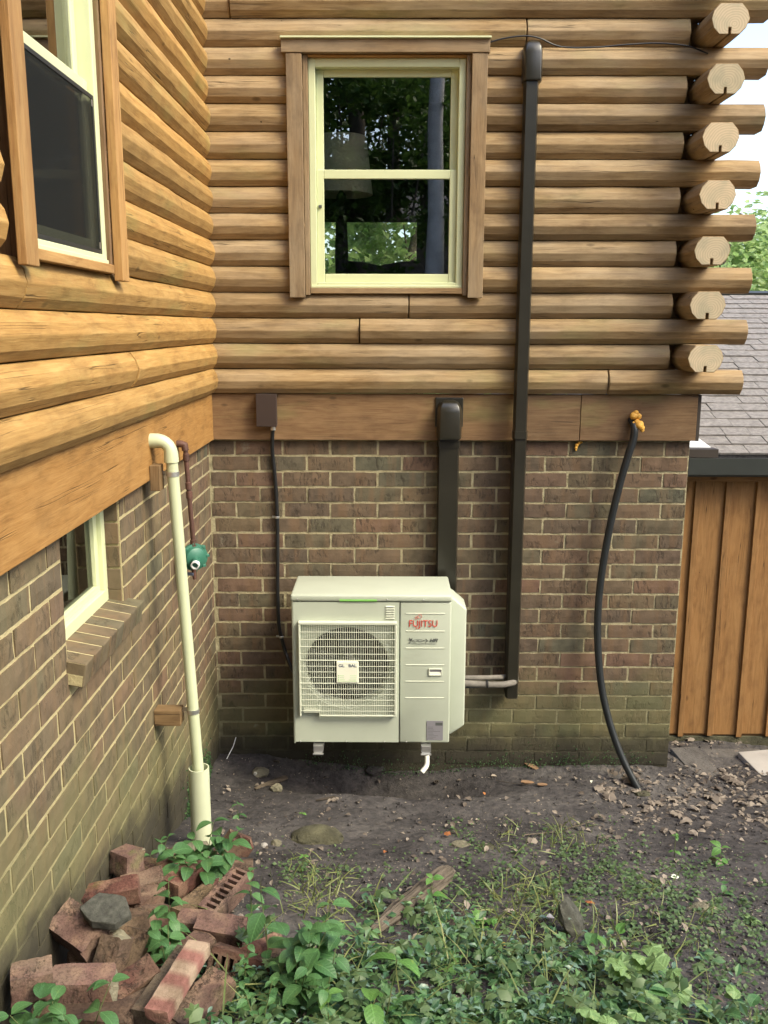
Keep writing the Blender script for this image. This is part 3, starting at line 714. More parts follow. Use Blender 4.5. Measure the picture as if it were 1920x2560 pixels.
# ------------------------------------------------------------------ heat pump
AX0, AX1, AY0, AY1, AZ0, AZ1 = .573, 1.527, -.585, -.175, .20, 1.15
ac = tag(empty('heat_pump', (1.05, -.38, AZ0)), 'beige outdoor heat pump unit with square fan grille and red FUJITSU lettering', 'heat pump'); acb = ac.location.copy()
def acp(m, name, mat, **kw): return m.build(name, mat, ac, loc=-acb, **kw)
SEAM = 1.217; FC = (.903, .690); FR = .262
m = MB(); N = []
corners = [math.atan2(zz-FC[1], xx-FC[0]) for xx in (AX0+.012, SEAM) for zz in (AZ0+.01, AZ1-.045)]
angs = sorted([2*math.pi*k/72-math.pi for k in range(72)]+corners)
def rect_hit(a_):
    c_, s_ = math.cos(a_), math.sin(a_); ts = []
    if c_ > 1e-9: ts.append((SEAM-FC[0])/c_)
    if c_ < -1e-9: ts.append((AX0+.012-FC[0])/c_)
    if s_ > 1e-9: ts.append((AZ1-.045-FC[1])/s_)
    if s_ < -1e-9: ts.append((AZ0+.01-FC[1])/s_)
    q = min(ts); return FC[0]+c_*q, FC[1]+s_*q
vs = []; fs = []; n = len(angs)
for a_ in angs:
    ox, oz = rect_hit(a_); ix, iz = FC[0]+math.cos(a_)*FR, FC[1]+math.sin(a_)*FR
    jx, jz = FC[0]+math.cos(a_)*(FR-.008), FC[1]+math.sin(a_)*(FR-.008)
    vs += [(ox, AY0, oz), (ix, AY0, iz), (jx, AY0+.012, jz), (jx, AY0+.13, jz)]
for k in range(n):
    l = (k+1) % n
    for q in range(3): fs.append((k*4+q, l*4+q, l*4+q+1, k*4+q+1))
m.add(vs, fs); acp(m, 'fan_panel', 'beige_paint', smooth=True, fixn=False)
# cabinet sides, bottom and back; rounded front edges
m = MB()
m.prism([(AX0+.012, AY0+.0), (AX0+.004, AY0+.003), (AX0, AY0+.012), (AX0, AY1), (AX0+.03, AY1), (AX0+.03, AY1-.005), (AX0+.005, AY1-.005), (AX0+.005, AY0+.012), (AX0+.012, AY0+.006)], 'z', AZ0, AZ1-.03)
acp(m, 'side_panel', 'beige_paint', smooth=True)
m = MB().box((AX0+.006, AY0+.02, AZ0+.004), (AX1-.006, AY1, AZ0+.02)); acp(m, 'base_pan', 'beige_paint', bevel=.003)
m = MB().box((AX0+.02, AY1-.012, AZ0+.02), (AX1-.01, AY1-.002, AZ1-.03)); acp(m, 'rear_coil', 'fan_plastic')
m = MB().box((SEAM+.0025, AY0+.002, AZ0+.006), (AX1, AY1, AZ1-.046)); svc = acp(m, 'service_panel', 'beige_paint', bevel=.010, bsegs=3, smooth=True)
m = MB().box((AX0-.004, AY0-.006, AZ1-.042), (AX1+.004, AY1+.01, AZ1)); lid = acp(m, 'top_lid', 'beige_paint', bevel=.012, bsegs=3, smooth=True)
# dark chamber, fan
m = MB(); m.lathe([(FR-.0085, 0), (FR-.0085, .19), (.0, .19)], 48, Matrix.Translation((FC[0], AY0+.125, FC[1])) @ Matrix.Rotation(R(-90), 4, 'X')); acp(m, 'fan_chamber', 'black_inside', smooth=True)
m = MB(); Mf = Matrix.Translation((FC[0], AY0+.055, FC[1])) @ Matrix.Rotation(R(90), 4, 'X')
m.lathe([(0, .02), (.05, .018), (.065, .0), (.065, -.07)], 24, Mf)
for bl in range(3):
    a0 = R(25+120*bl); vs = []; fs = []
    for i in range(7):
        for j in range(4):
            rr_ = .06+(.245-.06)*j/3; t_ = a0+R(78)*i/6 + .25*(j/3); p = Vector((rr_*math.cos(t_), rr_*math.sin(t_), -.055+.05*i/6)); vs.append(Mf @ p)
    for i in range(6):
        for j in range(3): fs.append((i*4+j, i*4+j+1, i*4+5+j, i*4+4+j))
    m.add(vs, fs)
acp(m, 'fan', 'fan_plastic', smooth=True, fixn=False)
# grille
GX0, GX1, GZ0, GZ1 = .616, 1.203, .392, .990; GYF = -.622
m = MB(); m.box((GX0, GYF, GZ1-.016), (GX1, AY0-.001, GZ1)); m.box((GX1-.012, GYF, GZ0), (GX1, AY0-.001, GZ1-.016)); m.box((GX0, GYF, GZ0), (GX0+.010, AY0-.001, GZ1-.016)); m.box((GX0+.125, GYF, GZ0), (GX1-.012, GYF+.014, GZ0+.010)); m.box((GX0+.025, GYF+.004, GZ0+.022), (GX0+.125, AY0-.002, GZ0+.048)); m.box((GX0+.118, GYF+.002, GZ0+.0), (GX0+.1245, AY0-.002, GZ0+.0215))
gf = acp(m, 'grille', 'grille_paint', bevel=.003)
gb = MB(); nb = 43; px0, px1 = FC[0]+.004-.066, FC[0]+.004+.066; pz0, pz1 = .612, .747
for i in range(nb):
    x = GX0+.013+(GX1-GX0-.028)*i/(nb-1); zb = GZ0+.008 if x > GX0+.12 else GZ0+.046
    gb.tube([(x, GYF+.004, GZ1-.012), (x, GYF+.0035, zb)], .0018, 5, False)
for z in [GZ1-.016-(GZ1-.762)*q/5 for q in range(1, 5)]+[.752, .714, .678, .643, .606]+[.606-(.606-GZ0)*q/6 for q in range(1, 6)]:
    big = .0036 if z in (.752, .606) else .0023
    gb.tube([(GX0+.006, GYF+.003, z), (GX1-.006, GYF+.003, z)], big, 5, False)
gb.build('grille_bars', 'grille_paint', gf, smooth=True, fixn=False)
MB().box((px0, GYF-.006, pz0), (px1, GYF+.006, pz1)).build('badge_plate', 'sticker_white', gf, bevel=.004)
text('badge_lettering', 'GL', .026, 'blue_print', gf, (px0+.031, GYF-.0066, pz1-.026), extrude=.0003, sx=1.15, bold=.0006)
text('badge_lettering', 'BAL', .026, 'blue_print', gf, (px1-.035, GYF-.0066, pz1-.026), extrude=.0003, sx=1.1, bold=.0006)
bd = MB()
for i in range(3):
    zz = pz0+.046-i*.013
    bd.box((px0+.010, GYF-.0068, zz-.0025), (px0+.016, GYF-.0058, zz+.0025)); bd.box((px0+.02, GYF-.0066, zz-.0008), (px0+.046+.006*(i == 2), GYF-.0058, zz+.0008)); bd.box((px1-.05-.008*(i == 2), GYF-.0066, zz-.0008), (px1-.012, GYF-.0058, zz+.0008))
bd.box((px0+.010, GYF-.0066, pz0+.010), (px1-.010, GYF-.0058, pz0+.0112)); bd.build('badge_lines', 'green_print', gf)
# louvre slots, seams, screws
lv = MB()
for i in range(8): lv.prism([(AY0-.006, .0), (AY0+.001, .0065), (AY0+.001, -.001)], 'x', 1.135, 1.188)
lv = MB()
for i in range(8):
    z = 1.078-i*.0107; lv.prism([(AY0-.007, z), (AY0+.001, z+.006), (AY0+.001, z-.0005)], 'x', 1.135, 1.188)
acp(lv, 'louvre', 'grille_paint')
lv = MB()
for i in range(8): lv.box((1.137, AY0-.0012, 1.0755-i*.0107-.0028), (1.187, AY0-.0004, 1.0755-i*.0107))
acp(lv, 'louvre_gap', 'black_inside')
gr = MB()
for z in (1.035, .925, .818, .712, .606, .500): gr.prism([(AY0-.0005, z+.002), (AY0+.003, z+.0045), (AY0+.003, z-.0045), (AY0-.0005, z-.002)], 'x', SEAM+.04, AX1-.038)
acp(gr, 'panel_rib', 'grille_paint')
for (sx, sz) in ((.61, 1.123), (1.145, 1.123), (1.36, 1.123), (.615, .213), (.895, .213), (1.13, .213), (1.265, .213)):
    MB().lathe([(0, .004), (.004, .003), (.0055, 0)], 8, Matrix.Translation(Vector((sx, AY0-(.006 if sz > 1 else .000), sz))-acb) @ Matrix.Rotation(R(90), 4, 'X')).build('screw', 'steel', ac)
acp(frame_rect(MB(), AY0-.006, AY0+.002, 1.395, 1.477, .645, .690, .006, .006, .006, .006), 'handle_frame', 'grille_paint', bevel=.002)
acp(MB().box((1.400, AY0-.001, .651), (1.472, AY0+.0005, .685)), 'handle_recess', 'label_grey'); acp(MB().prism([(AY0-.004, .651), (AY0-.001, .668), (AY0-.001, .651)], 'x', 1.402, 1.470), 'handle_lip', 'sticker_white')
acp(MB().box((.862, AY0-.0085, 1.113), (1.083, AY0-.0055, 1.124)), 'green_sticker', 'green_print')
st = acp(MB().box((1.388, AY0-.001, .226), (1.488, AY0+.0005, .352)), 'rating_label', 'label_grey')
st2 = MB().box((1.441, AY0-.0016, .322), (1.485, AY0-.0008, .341))
for i in range(9): st2.box((1.394, AY0-.0014, .235+i*.0095), (1.394+rnd.uniform(.03, .085), AY0-.0009, .2368+i*.0095))
st2.build('label_print', 'grey_print', st, bevel=0)
# lettering of the maker
cxl = (SEAM+AX1)/2-.012
text('maker_lettering', 'FUJITSU', .059, 'red_print', ac, Vector((cxl, AY0-.0016, .972))-acb, sx=.86)
lo = MB(); jx = cxl-.033
for cx_, cz_, r_ in ((jx+.012, 1.018, .0105), (jx-.008, 1.010, .0070)):
    lo.tube([(cx_+r_*1.15*math.cos(2*math.pi*k/18), AY0-.0016, cz_+r_*math.sin(2*math.pi*k/18)) for k in range(19)], .0012, 5, False)
lo.tube([(jx-.004, AY0-.0016, .952), (jx-.006, AY0-.0016, .944), (jx-.012, AY0-.0016, .942)], .0018, 5)
acp(lo, 'maker_emblem', 'red_print', fixn=False)
text('series_lettering', 'HFI', .030, 'grey_print', ac, Vector((cxl+.062, AY0-.0016, .868))-acb, sx=1.05, shear=.25, bold=.0008)
lg = MB()
lg.tube(curve_pts([(cxl-.075, AY0-.0012, .862), (cxl-.05, AY0-.0012, .872), (cxl-.02, AY0-.0012, .876), (cxl+.012, AY0-.0012, .866)]), .0011, 5); lg.tube(curve_pts([(cxl-.07, AY0-.0012, .852), (cxl-.03, AY0-.0012, .847), (cxl+.02, AY0-.0012, .850), (cxl+.08, AY0-.0012, .848)]), .0010, 5)
lg.tube(curve_pts([(cxl-.06, AY0-.0012, .866), (cxl-.045, AY0-.0012, .860), (cxl-.03, AY0-.0012, .868), (cxl-.015, AY0-.0012, .861), (cxl+.005, AY0-.0012, .866)]), .0016, 5)
for (ax, az, bx, bz, wd) in ((-.075, .862, -.083, .886, .006), (-.075, .862, -.064, .884, .005), (-.072, .854, -.09, .850, .005), (.018, .867, .034, .864, .0045), (.022, .867, .015, .880, .004), (.022, .866, .016, .855, .0035)):
    d_ = Vector((bx-ax, 0, bz-az)); n_ = Vector((-d_.z, 0, d_.x)).normalized()*wd; p0 = Vector((cxl+ax, AY0-.0012, az)); p1 = Vector((cxl+bx, AY0-.0012, bz))
    lg.add([p0, (p0+p1)/2+n_, p1, (p0+p1)/2-n_], [(0, 1, 2, 3)])
acp(lg, 'series_emblem', 'grey_print', fixn=False)
# valve cover on the right-hand side
m = MB().prism([(1.500, 1.085), (1.548, 1.085), (1.632, 1.012), (1.632, .245), (1.548, .185), (1.500, .185)], 'y', -.42, -.21)
vc_ = acp(m, 'valve_cover', 'beige_paint', bevel=.012, bsegs=3, smooth=True)
for z in (1.0, .62, .30): acp(MB().box((1.527, -.445, z), (1.536, -.42, z+.012)), 'cover_clip', 'grille_paint')
# bracket
br = tag(empty('wall_bracket', (1.05, 0, .16)), 'galvanised steel wall bracket with two arms under the heat pump', 'bracket'); brb = br.location.copy()
for bx in (.725, 1.385):
    m = MB(); m.box((bx-.03, -.605, .155), (bx-.026, -.012, .195)); m.box((bx+.026, -.605, .155), (bx+.03, -.012, .195)); m.box((bx-.026, -.605, .189), (bx+.026, -.012, .195))
    m.box((bx-.026, -.609, .147), (bx+.026, -.604, .193)) ; m.box((bx-.032, -.622, .141), (bx+.032, -.604, .147))
    a_ = m.build('arm', 'steel', br, loc=-brb)
    MB().lathe([(0, .012), (.010, .010), (.012, 0)], 6, Matrix.Translation(Vector((bx, -.609, .170))-brb) @ Matrix.Rotation(R(90), 4, 'X')).build('bolt', 'steel', a_)
    MB().box((bx-.02, -.014, .15), (bx+.02, -.002, .72)).build('wall_rail', 'steel', br, loc=-brb)
    MB().box((bx-.035, -.56, .195), (bx+.035, -.50, .2035)).build('rubber_pad', 'black_rubber', br, loc=-brb); MB().box((bx-.035, -.25, .195), (bx+.035, -.19, .2035)).build('rubber_pad', 'black_rubber', br, loc=-brb)
p0 = ab(1066, 1893, -.56); p1 = ab(1055, 1930, -.60)
dt = MB().tube(curve_pts([(p0.x-.003, -.50, .205), (p0.x, -.53, p0.z+.06), (p0.x+.003, -.56, p0.z), (p0.x, -.58, p0.z-.045), (p1.x, -.60, p1.z)], 6), .0155, 12).build('drain_tube', 'white_tube', smooth=True)
tag(dt, 'short bent white drain tube hanging below the heat pump', 'tube')

# ------------------------------------------------------------------ line-set covers and pipes
def chan(w_, d_, y0, taper=.75):      # (x,y) section of a cover channel with bevelled front
    return [(-w_/2, y0), (-w_/2, y0-d_*.55), (-w_/2*taper, y0-d_), (w_/2*taper, y0-d_), (w_/2, y0-d_*.55), (w_/2, y0)]
dx_t = ab(1326, 200, -.15).x; dx_b = ab(1283, 1700, -.13).x; dX = (dx_t+dx_b)/2
ds = tag(empty('line_cover', (dX, -.1, .3)), 'tall narrow brown line cover running from the upper logs down the brick', 'line cover'); db = ds.location.copy()
zt_, zb_ = 4.16, .315
m = MB().prism(chan(.084, .066, -.098), 'z', 2.05-.002, zt_); 
o = m.build('upper_channel', 'brown_metal', ds, loc=Vector((dX, 0, 0))-db, smooth=True)
m = MB().prism(chan(.084, .066, -.092), 'z', zb_, 2.05); m.build('lower_channel', 'brown_metal', ds, loc=Vector((dX+.002, 0, 0))-db, smooth=True)
MB().box((-.03, -.094, zb_), (.03, -.001, 2.0)).build('backing', 'brown_box', ds, loc=Vector((dX-.004, 0, 0))-db)
MB().prism(chan(.092, .071, -.096), 'z', 2.03, 2.075).build('coupling', 'brown_metal', ds, loc=Vector((dX, 0, 0))-db)
def elbow_cap(w_, d_, yb, z0_, z1_):
    m = MB(); sec = chan(w_, d_, yb, .8); pr = [(z0_, 1.), (z0_+.01, 1.02), (z1_-.075, 1.02), (z1_-.04, .95), (z1_-.015, .75), (z1_, .35)]; vs = []; fs = []; n = len(sec)
    for z, s in pr: vs += [(x*(s if s < 1 else s), yb+(y-yb)*s, z) for x, y in sec]
    for i in range(len(pr)-1):
        for k in range(n): fs.append((i*n+k, i*n+(k+1) % n, (i+1)*n+(k+1) % n, (i+1)*n+k))
    fs.append(tuple(range((len(pr)-1)*n, len(pr)*n))); fs.append(tuple(range(n-1, -1, -1))); return m.add(vs, fs)
elbow_cap(.110, .085, -.094, 4.09, 4.315).build('elbow_cap', 'brown_metal', ds, loc=Vector((dX+.002, 0, 0))-db, smooth=True, bevel=.006)
bx = ab(1120, 1300, -.12).x
dc = tag(empty('line_cover', (bx, -.08, 1.2)), 'wide brown line cover rising from behind the heat pump to the rim board', 'line cover'); db = dc.location.copy()
MB().prism(chan(.135, .078, -.012, .86), 'z', .55, 2.09).build('channel', 'brown_metal', dc, loc=Vector((bx, 0, 0))-db, smooth=True)
MB().prism(chan(.146, .086, -.010, .86), 'z', 1.965, 2.005).build('coupling', 'brown_metal', dc, loc=Vector((bx, 0, 0))-db)
elbow_cap(.150, .10, -.042, 2.02, 2.262).build('elbow_cap', 'brown_metal', dc, loc=Vector((bx, 0, 0))-db, smooth=True, bevel=.006)
MB().box((-.088, -.052, 2.09), (.088, -.041, 2.275)).build('wall_flange', 'brown_metal', dc, loc=Vector((bx, 0, 0))-db, bevel=.005)
# line set from the valve cover to the narrow cover
ls = tag(empty('line_set', (1.63, -.25, .4)), 'two grey wrapped refrigerant lines with black ties beside the heat pump', 'pipe'); lb = ls.location.copy()
q0, q1, q2 = ab(1150, 1708, -.27), ab(1240, 1712, -.22), ab(1287, 1702, -.14)
MB().tube([p-lb for p in curve_pts([q0-Vector((.06, 0, 0)), q0, q1, (q1+q2)/2+Vector((.02, 0, -.006)), q2, q2+Vector((.01, .05, .06))], 6)], .021, 12).build('line', 'wrap', ls, smooth=True)
MB().tube([p-lb for p in curve_pts([q0+Vector((-.06, .04, .03)), q0+Vector((.05, .04, .022)), q1+Vector((-.02, .05, .030)), q2+Vector((-.03, .06, .012)), q2+Vector((.0, .09, .06))], 6)], .016, 12).build('line', 'wrap', ls, smooth=True)
MB().tube([p-lb for p in curve_pts([q0+Vector((-.05, .03, -.035)), q0+Vector((.06, .03, -.040)), q1+Vector((-.05, .04, -.026)), q1+Vector((.08, .05, -.02))], 6)], .007, 8).build('cable_or_shadow_line', 'black_conduit', ls, smooth=True)
for px_ in (1172, 1218):
    c = ab(px_, 1710, -.243)-lb; MB().lathe([(.0225, -.006), (.0245, -.004), (.0245, .004), (.0225, .006)], 14, Matrix.Translation(c) @ Matrix.Rotation(R(90), 4, 'Y')).build('cable_tie', 'black_inside', ls)
wp = [(1218, 108), (1260, 96), (1312, 90), (1350, 96), (1403, 117), (1492, 118), (1560, 112), (1640, 108), (1700, 112), (1730, 118), (1770, 134)]
shadow_line = MB().tube(curve_pts([ab(x, y, -.098 if x < 1700 else -.11) for x, y in wp], 5), .0045, 8).build('cable_or_shadow_line', 'black_conduit', smooth=True); tag(shadow_line, 'thin black strand for a shadow line along the upper logs past the cover elbow', 'cable_or_shadow_line')  # thin black tube drawn in place of a dark shadow line
# electrical box + conduit
e0, e1 = ab(641, 986, -.10), ab(691, 1065, -.10)
eb = box('junction_box', 'brown_box', (e0.x, -.105, e1.z), (e1.x, -.0405, e0.z), bevel=.004); tag(eb, 'small dark brown electrical box on the rim board', 'electrical box')
MB().box((e0.x-.004, -.1085, e1.z-.004), (e1.x+.004, -.1035, e0.z+.004)).build('cover', 'brown_box', eb, loc=-eb.location, bevel=.003)
k0 = ab(683, 1068, -.075)
cd_ = tag(empty('conduit', (k0.x, -.05, 1.2)), 'thin black flexible conduit from the brown box down to the heat pump', 'conduit'); cb = cd_.location.copy()
pts = [k0+Vector((0, 0, .006))]+[ab(x, y, Y) for x, y, Y in ((681, 1090, -.06), (681, 1130, -.022), (688, 1200, -.019), (693, 1290, -.019), (694, 1400, -.019), (694, 1480, -.019), (697, 1560, -.019), (705, 1600, -.022), (715, 1635, -.035), (728, 1668, -.12), (745, 1695, -.20))]
MB().tube([p-cb for p in curve_pts(pts, 5)], .0125, 10).build('tube', 'black_conduit', cd_, smooth=True)
MB().lathe([(.0, .0), (.017, 0), (.017, .014), (.013, .016), (.013, .024)], 12, Matrix.Translation(k0-cb+Vector((0, 0, -.018)))).build('connector', 'steel', cd_, smooth=True)
for (x, y) in ((693, 1293), (703, 1592)):
    c = ab(x, y, -.02)-cb; MB().lathe([(.0135, -.007), (.016, -.005), (.016, .005), (.0135, .007)], 12, Matrix.Translation(c)).build('strap', 'steel', cd_); MB().box((c.x-.035, c.y+.010, c.z-.006), (c.x-.012, c.y+.016, c.z+.006)).build('strap', 'steel', cd_)
# black hose from the foam-sealed hole
hp = [(1578, 1050, -.035), (1586, 1068, -.09), (1583, 1100, -.10), (1570, 1140, -.10), (1547, 1220, -.095), (1522, 1330, -.09), (1502, 1450, -.09), (1494, 1550, -.10), (1496, 1640, -.12), (1506, 1730, -.15), (1528, 1820, -.20), (1558, 1900, -.26), (1592, 1966, -.32), (1610, 1990, -.34)]
hose = MB().tube(curve_pts([ab(*q) for q in hp], 6), .0235, 14).build('hose', 'black_rubber', smooth=True); tag(hose, 'thick black hose curving down the brick wall from yellow foam', 'hose')
def blob(name, center, parts, mat, seed=0):
    bm = bmesh.new()
    for (dx, dy, dz, r_) in parts:
        g = bmesh.ops.create_icosphere(bm, subdivisions=3, radius=r_)
        for v in g['verts']:
            v.co *= 1+.30*noise.noise((v.co*28)+Vector((seed, dx*60, dz*60))); v.co += Vector((dx, dy, dz))
    me = bpy.data.meshes.new(name); bm.to_mesh(me); bm.free(); me.materials.append(MATS[mat]); me.polygons.foreach_set('use_smooth', [True]*len(me.polygons))
    return link(name, me, None, center)
c = ab(1590, 1050, -.085)
tag(blob('sealing_foam', c, [(-.010, .015, .025, .026), (.012, .012, .022, .022), (.0, .01, .045, .015), (.008, .0, -.012, .018), (-.012, 0, -.020, .012), (.022, -.012, -.030, .026), (.036, -.012, -.045, .018), (.040, -.008, -.062, .013)], 'foam', 3), 'lumpy yellow sealing foam around the top of the black hose', 'foam')
c = ab(1442, 1112, -.012)
tag(blob('sealing_foam', c, [(0, 0, .0, .012), (.014, 0, .012, .011), (.03, 0, .016, .006), (-.004, 0, -.018, .009), (-.003, 0, -.033, .006)], 'foam', 8), 'small drip of yellow foam under the rim board', 'foam')
# white PVC vent on the left wall
pv = tag(empty('vent_pipe', (.17, -1.55, .5)), 'cream plastic vent pipe with top elbow strapped to the left wall', 'pipe'); pb = pv.location.copy()
pt, pbm = Vector((.135, -1.55, 2.10)), Vector((.200, -1.55, .50))
MB().tube([pt-pb, pbm-pb], .0275, 20).build('pipe', 'pvc', pv, smooth=True)
ez = 2.185; el = [(.022, -1.55, ez), (.075, -1.55, ez)] + [(.075+.058*math.sin(R(a)), -1.55, ez-.058*(1-math.cos(R(a)))) for a in (18, 36, 54, 72, 90)] + [(.134, -1.55, 2.085)]
MB().tube([Vector(p)-pb for p in el], [.0345, .0345, .032, .031, .031, .031, .033, .0345], 20).build('elbow', 'pvc', pv, smooth=True)
for z, x in ((2.03, .1378), (.84, .1862)):
    MB().lathe([(.0277, -.011), (.0300, -.011), (.0300, .011), (.0277, .011)], 20, Matrix.Translation(Vector((x, -1.55, z))-pb)).build('strap', 'steel', pv)
    MB().box((x-.07, -1.535, z-.010), (x-.026, -1.532, z+.010)).build('strap', 'steel', pv, loc=-pb)
m = board('support_block', 'block_wood', (.0415, -1.60, 1.955), (.088, -1.525, 2.075), 'z'); tag(m, 'small wood block on the rim board behind the vent pipe strap', 'wood block')
m = board('support_block', 'block_wood', (.0005, -1.590, .775), (.130, -1.510, .855), 'x'); tag(m, 'square wood block bracing the vent pipe off the lower bricks', 'wood block')
bb = al(491, 2030, .20); gz = ground(.20, -1.62)-.08
dp = MB(); Mx = Matrix.Translation((.202, -1.55, 0)); dp.lathe([(.051, gz), (.051, .535), (.0455, .535), (.0455, gz+.1)], 28, Mx); dpo = dp.build('drain_pipe', 'pvc_old', smooth=True); tag(dpo, 'wide open cream drain pipe standing in the soil below the vent', 'pipe')
# gas pipe and regulator
gl = tag(empty('gas_pipe', (.07, -1.03, 1.6)), 'rusty brown gas pipe coming down the left wall to the regulator', 'pipe'); gb_ = gl.location.copy(); GYY = -1.03
g0, g1 = ab(463, 1112, GYY), ab(484, 1365, GYY)
MB().tube([Vector((.03, GYY, g0.z+.005))-gb_, Vector((g0.x-.02, GYY, g0.z+.005))-gb_, Vector((g0.x-.004, GYY, g0.z))-gb_, Vector((g0.x, GYY, g0.z-.03))-gb_], [.019, .019, .020, .019], 12).build('elbow', 'rust_pipe', gl, smooth=True)
MB().tube([Vector((g0.x, GYY, g0.z-.02))-gb_, g1-gb_], .0125, 12).build('pipe', 'rust_pipe', gl, smooth=True)
for f_ in (.12, .40, .49, .97):
    c = g0.lerp(g1, f_)-gb_; MB().lathe([(.013, -.02), (.0175, -.018), (.0175, .018), (.013, .02)], 12, Matrix.Translation(c)).build('fitting', 'rust_pipe', gl, smooth=True)
rg = tag(empty('gas_regulator', (g1.x, GYY, g1.z-.06)), 'round green gas regulator with white vent cap on the rusty pipe', 'regulator')
Mr = Matrix.Scale(1.06, 4) @ Matrix.Rotation(R(34), 4, 'Z') @ Matrix.Rotation(R(90), 4, 'X')
dm = MB(); prof = [(0, .045), (.03, .044), (.052, .032), (.058, .012), (.070, .010), (.070, -.006), (.058, -.008), (.045, -.035), (.0, -.040)]
dm.lathe(prof, 28, Mr); dm.build('diaphragm_case', 'green_paint', rg, smooth=True)
for k in range(8):
    t_ = 2*math.pi*k/8; MB().box((-.010, -.008, -.010), (.010, .006, .016)).build('flange_lug', 'green_paint', rg, loc=Mr @ Vector((.069*math.cos(t_), .069*math.sin(t_), 0)), rot=Mr.to_euler(), bevel=.002, )
MB().tube([(0.015, -.035, -.012), (.03, -.095, -.016)], .024, 16).build('outlet', 'green_paint', rg, smooth=True); MB().lathe([(.0, .0), (.022, .0), (.0225, .030), (.017, .031), (.016, .012)], 18, Matrix.Translation((.028, -.085, -.015)) @ Matrix.Rotation(R(98), 4, 'X')).build('vent_cap', 'flashing', rg, smooth=True)
MB().tube([(.0, -.01, -.06), (.0, -.015, -.085), (.002, -.015, -.12)], [.017, .011, .010], 10).build('inlet', 'rust_pipe', rg, smooth=True); MB().box((-.05, -.03, -.098), (.0, -.012, -.082)).build('tap', 'blue_print', rg, bevel=.003)

# ------------------------------------------------------------------ shed on the right
shed = tag(empty('shed', (3.6, .5, -.2)), 'low shed with orange brown board walls, dark gutter and grey shingle roof', 'shed'); sb = shed.location.copy()
SY = .50; SX0 = 3.10; SX1 = 6.4; SZ0, SZ1 = -.235, 1.72
cell = slab('shed_wall', 'stained_board', [((SX0, SY+.02, -.6), (SX1, SY+.1, SZ1))], None); cell.parent = shed; cell.location = -sb
bxs = [ab(x, 1300, SY).x for x in (1738, 1815, 1891)]; stepx = (bxs[2]-bxs[0])/2; nb_ = int((SX1-SX0)/stepx)+2
for i in range(-1, nb_-1):
    a = bxs[0]+i*stepx
    o = board('board', 'stained_board', (max(a+.002, SX0-.02), SY, SZ0+rnd.uniform(-.006, .006)), (a+stepx-.002, SY+.0195, SZ1-.06), 'z', None, .002); o.parent = cell; o.matrix_parent_inverse = Matrix.Translation(-sb).inverted() @ Matrix.Translation(sb) if False else Matrix.Identity(4); o.location = o.location
    o2 = board('batten', 'stained_board', (a-.020, SY-.021, SZ0-.012+rnd.uniform(-.008, .008)), (a+.020, SY-.001, SZ1-.061), 'z', None, .002); o2.parent = cell
o = board('fascia_board', 'stained_board', (SX0, SY-.030, SZ1-.06), (SX1, SY+.019, SZ1+.0), 'x', None); o.parent = cell
slab('shed_base', 'mossy_rock', [((SX0, SY-.01, -.6), (SX1, SY+.019, SZ0-.02))], None).parent = cell
# gutter with lipped front
gx0 = ab(1722, 1165, .34).x
prof = [(.335, 1.842), (.335, 1.73), (.345, 1.715), (.43, 1.715), (.43, 1.842), (.424, 1.842), (.424, 1.722), (.349, 1.722), (.343, 1.733), (.343, 1.836), (.352, 1.836), (.352, 1.842)]
g_ = MB().prism(prof, 'x', gx0, SX1+.1).build('gutter', 'gutter_metal', shed, loc=-sb); MB().box((gx0-.006, .334, 1.714), (gx0, .431, 1.843)).build('end_cap', 'black_inside', g_)
MB().box((SX0-.03, .432, 1.70), (SX1+.1, .455, 1.862)).build('fascia', 'dark_trim', shed, loc=-sb)
MB().box((gx0-.02, .36, 1.844), (gx0+.20, .50, 1.90)).build('drip_edge', 'dark_trim', shed, loc=-sb)
# roof
RS = (.40, 1.865); RE = (3.55, 3.02); slope = math.atan2(RE[1]-RS[1], RE[0]-RS[0]); rl = math.hypot(RE[0]-RS[0], RE[1]-RS[1])
roof = MB().box((0, 0, -.05), (SX1+.15-3.16, rl, -.008)).build('roof', 'shingle', shed, loc=Vector((3.16, RS[0], RS[1]))-sb, rot=(slope, 0, 0))
sm_ = [MB().box((0, 0, -.0085), (.205, .19, .0085)).mesh('shingle', 'shingle', bevel=.0015, bsegs=1) for _ in range(1)][0]
rows = 25; ex = rl/rows; cnt = 0
for r in range(rows):
    off = rnd.uniform(-.1, 0) if r % 2 else rnd.uniform(-.2, -.1); x = off
    while x < 2.2:
        wd = rnd.uniform(.17, .26); 
        if x+wd > .0:
            xa = max(0., x); p = ab(0, 0, 1)
            o = link('shingle', sm_, roof, (xa, r*ex-.01, .004+rnd.uniform(0, .006)), (-.075+rnd.uniform(-.012, .012), 0, rnd.uniform(-.004, .004)), ((x+wd-xa-.003)/.205, ex*1.28/.19, 1)); cnt += 1
        x += wd
    if x < SX1-3.1: MB().box((x, r*ex-.01, -.004), (SX1+.15-3.16, r*ex+ex*1.1, .007)).build('shingle_course', 'shingle', roof)
MB().box((0, rl-.01, -.03), (SX1+.15-3.16, rl+.05, .03)).build('ridge_cap', 'gutter_metal', roof)
f_ = MB().prism([(0, -.02), (.19, -.02), (.04, .42), (0, .55)], 'z', .022, .028).build('flashing', 'flashing', shed, loc=Vector((3.165, .46, 1.885))-sb, rot=(slope, 0, 0))

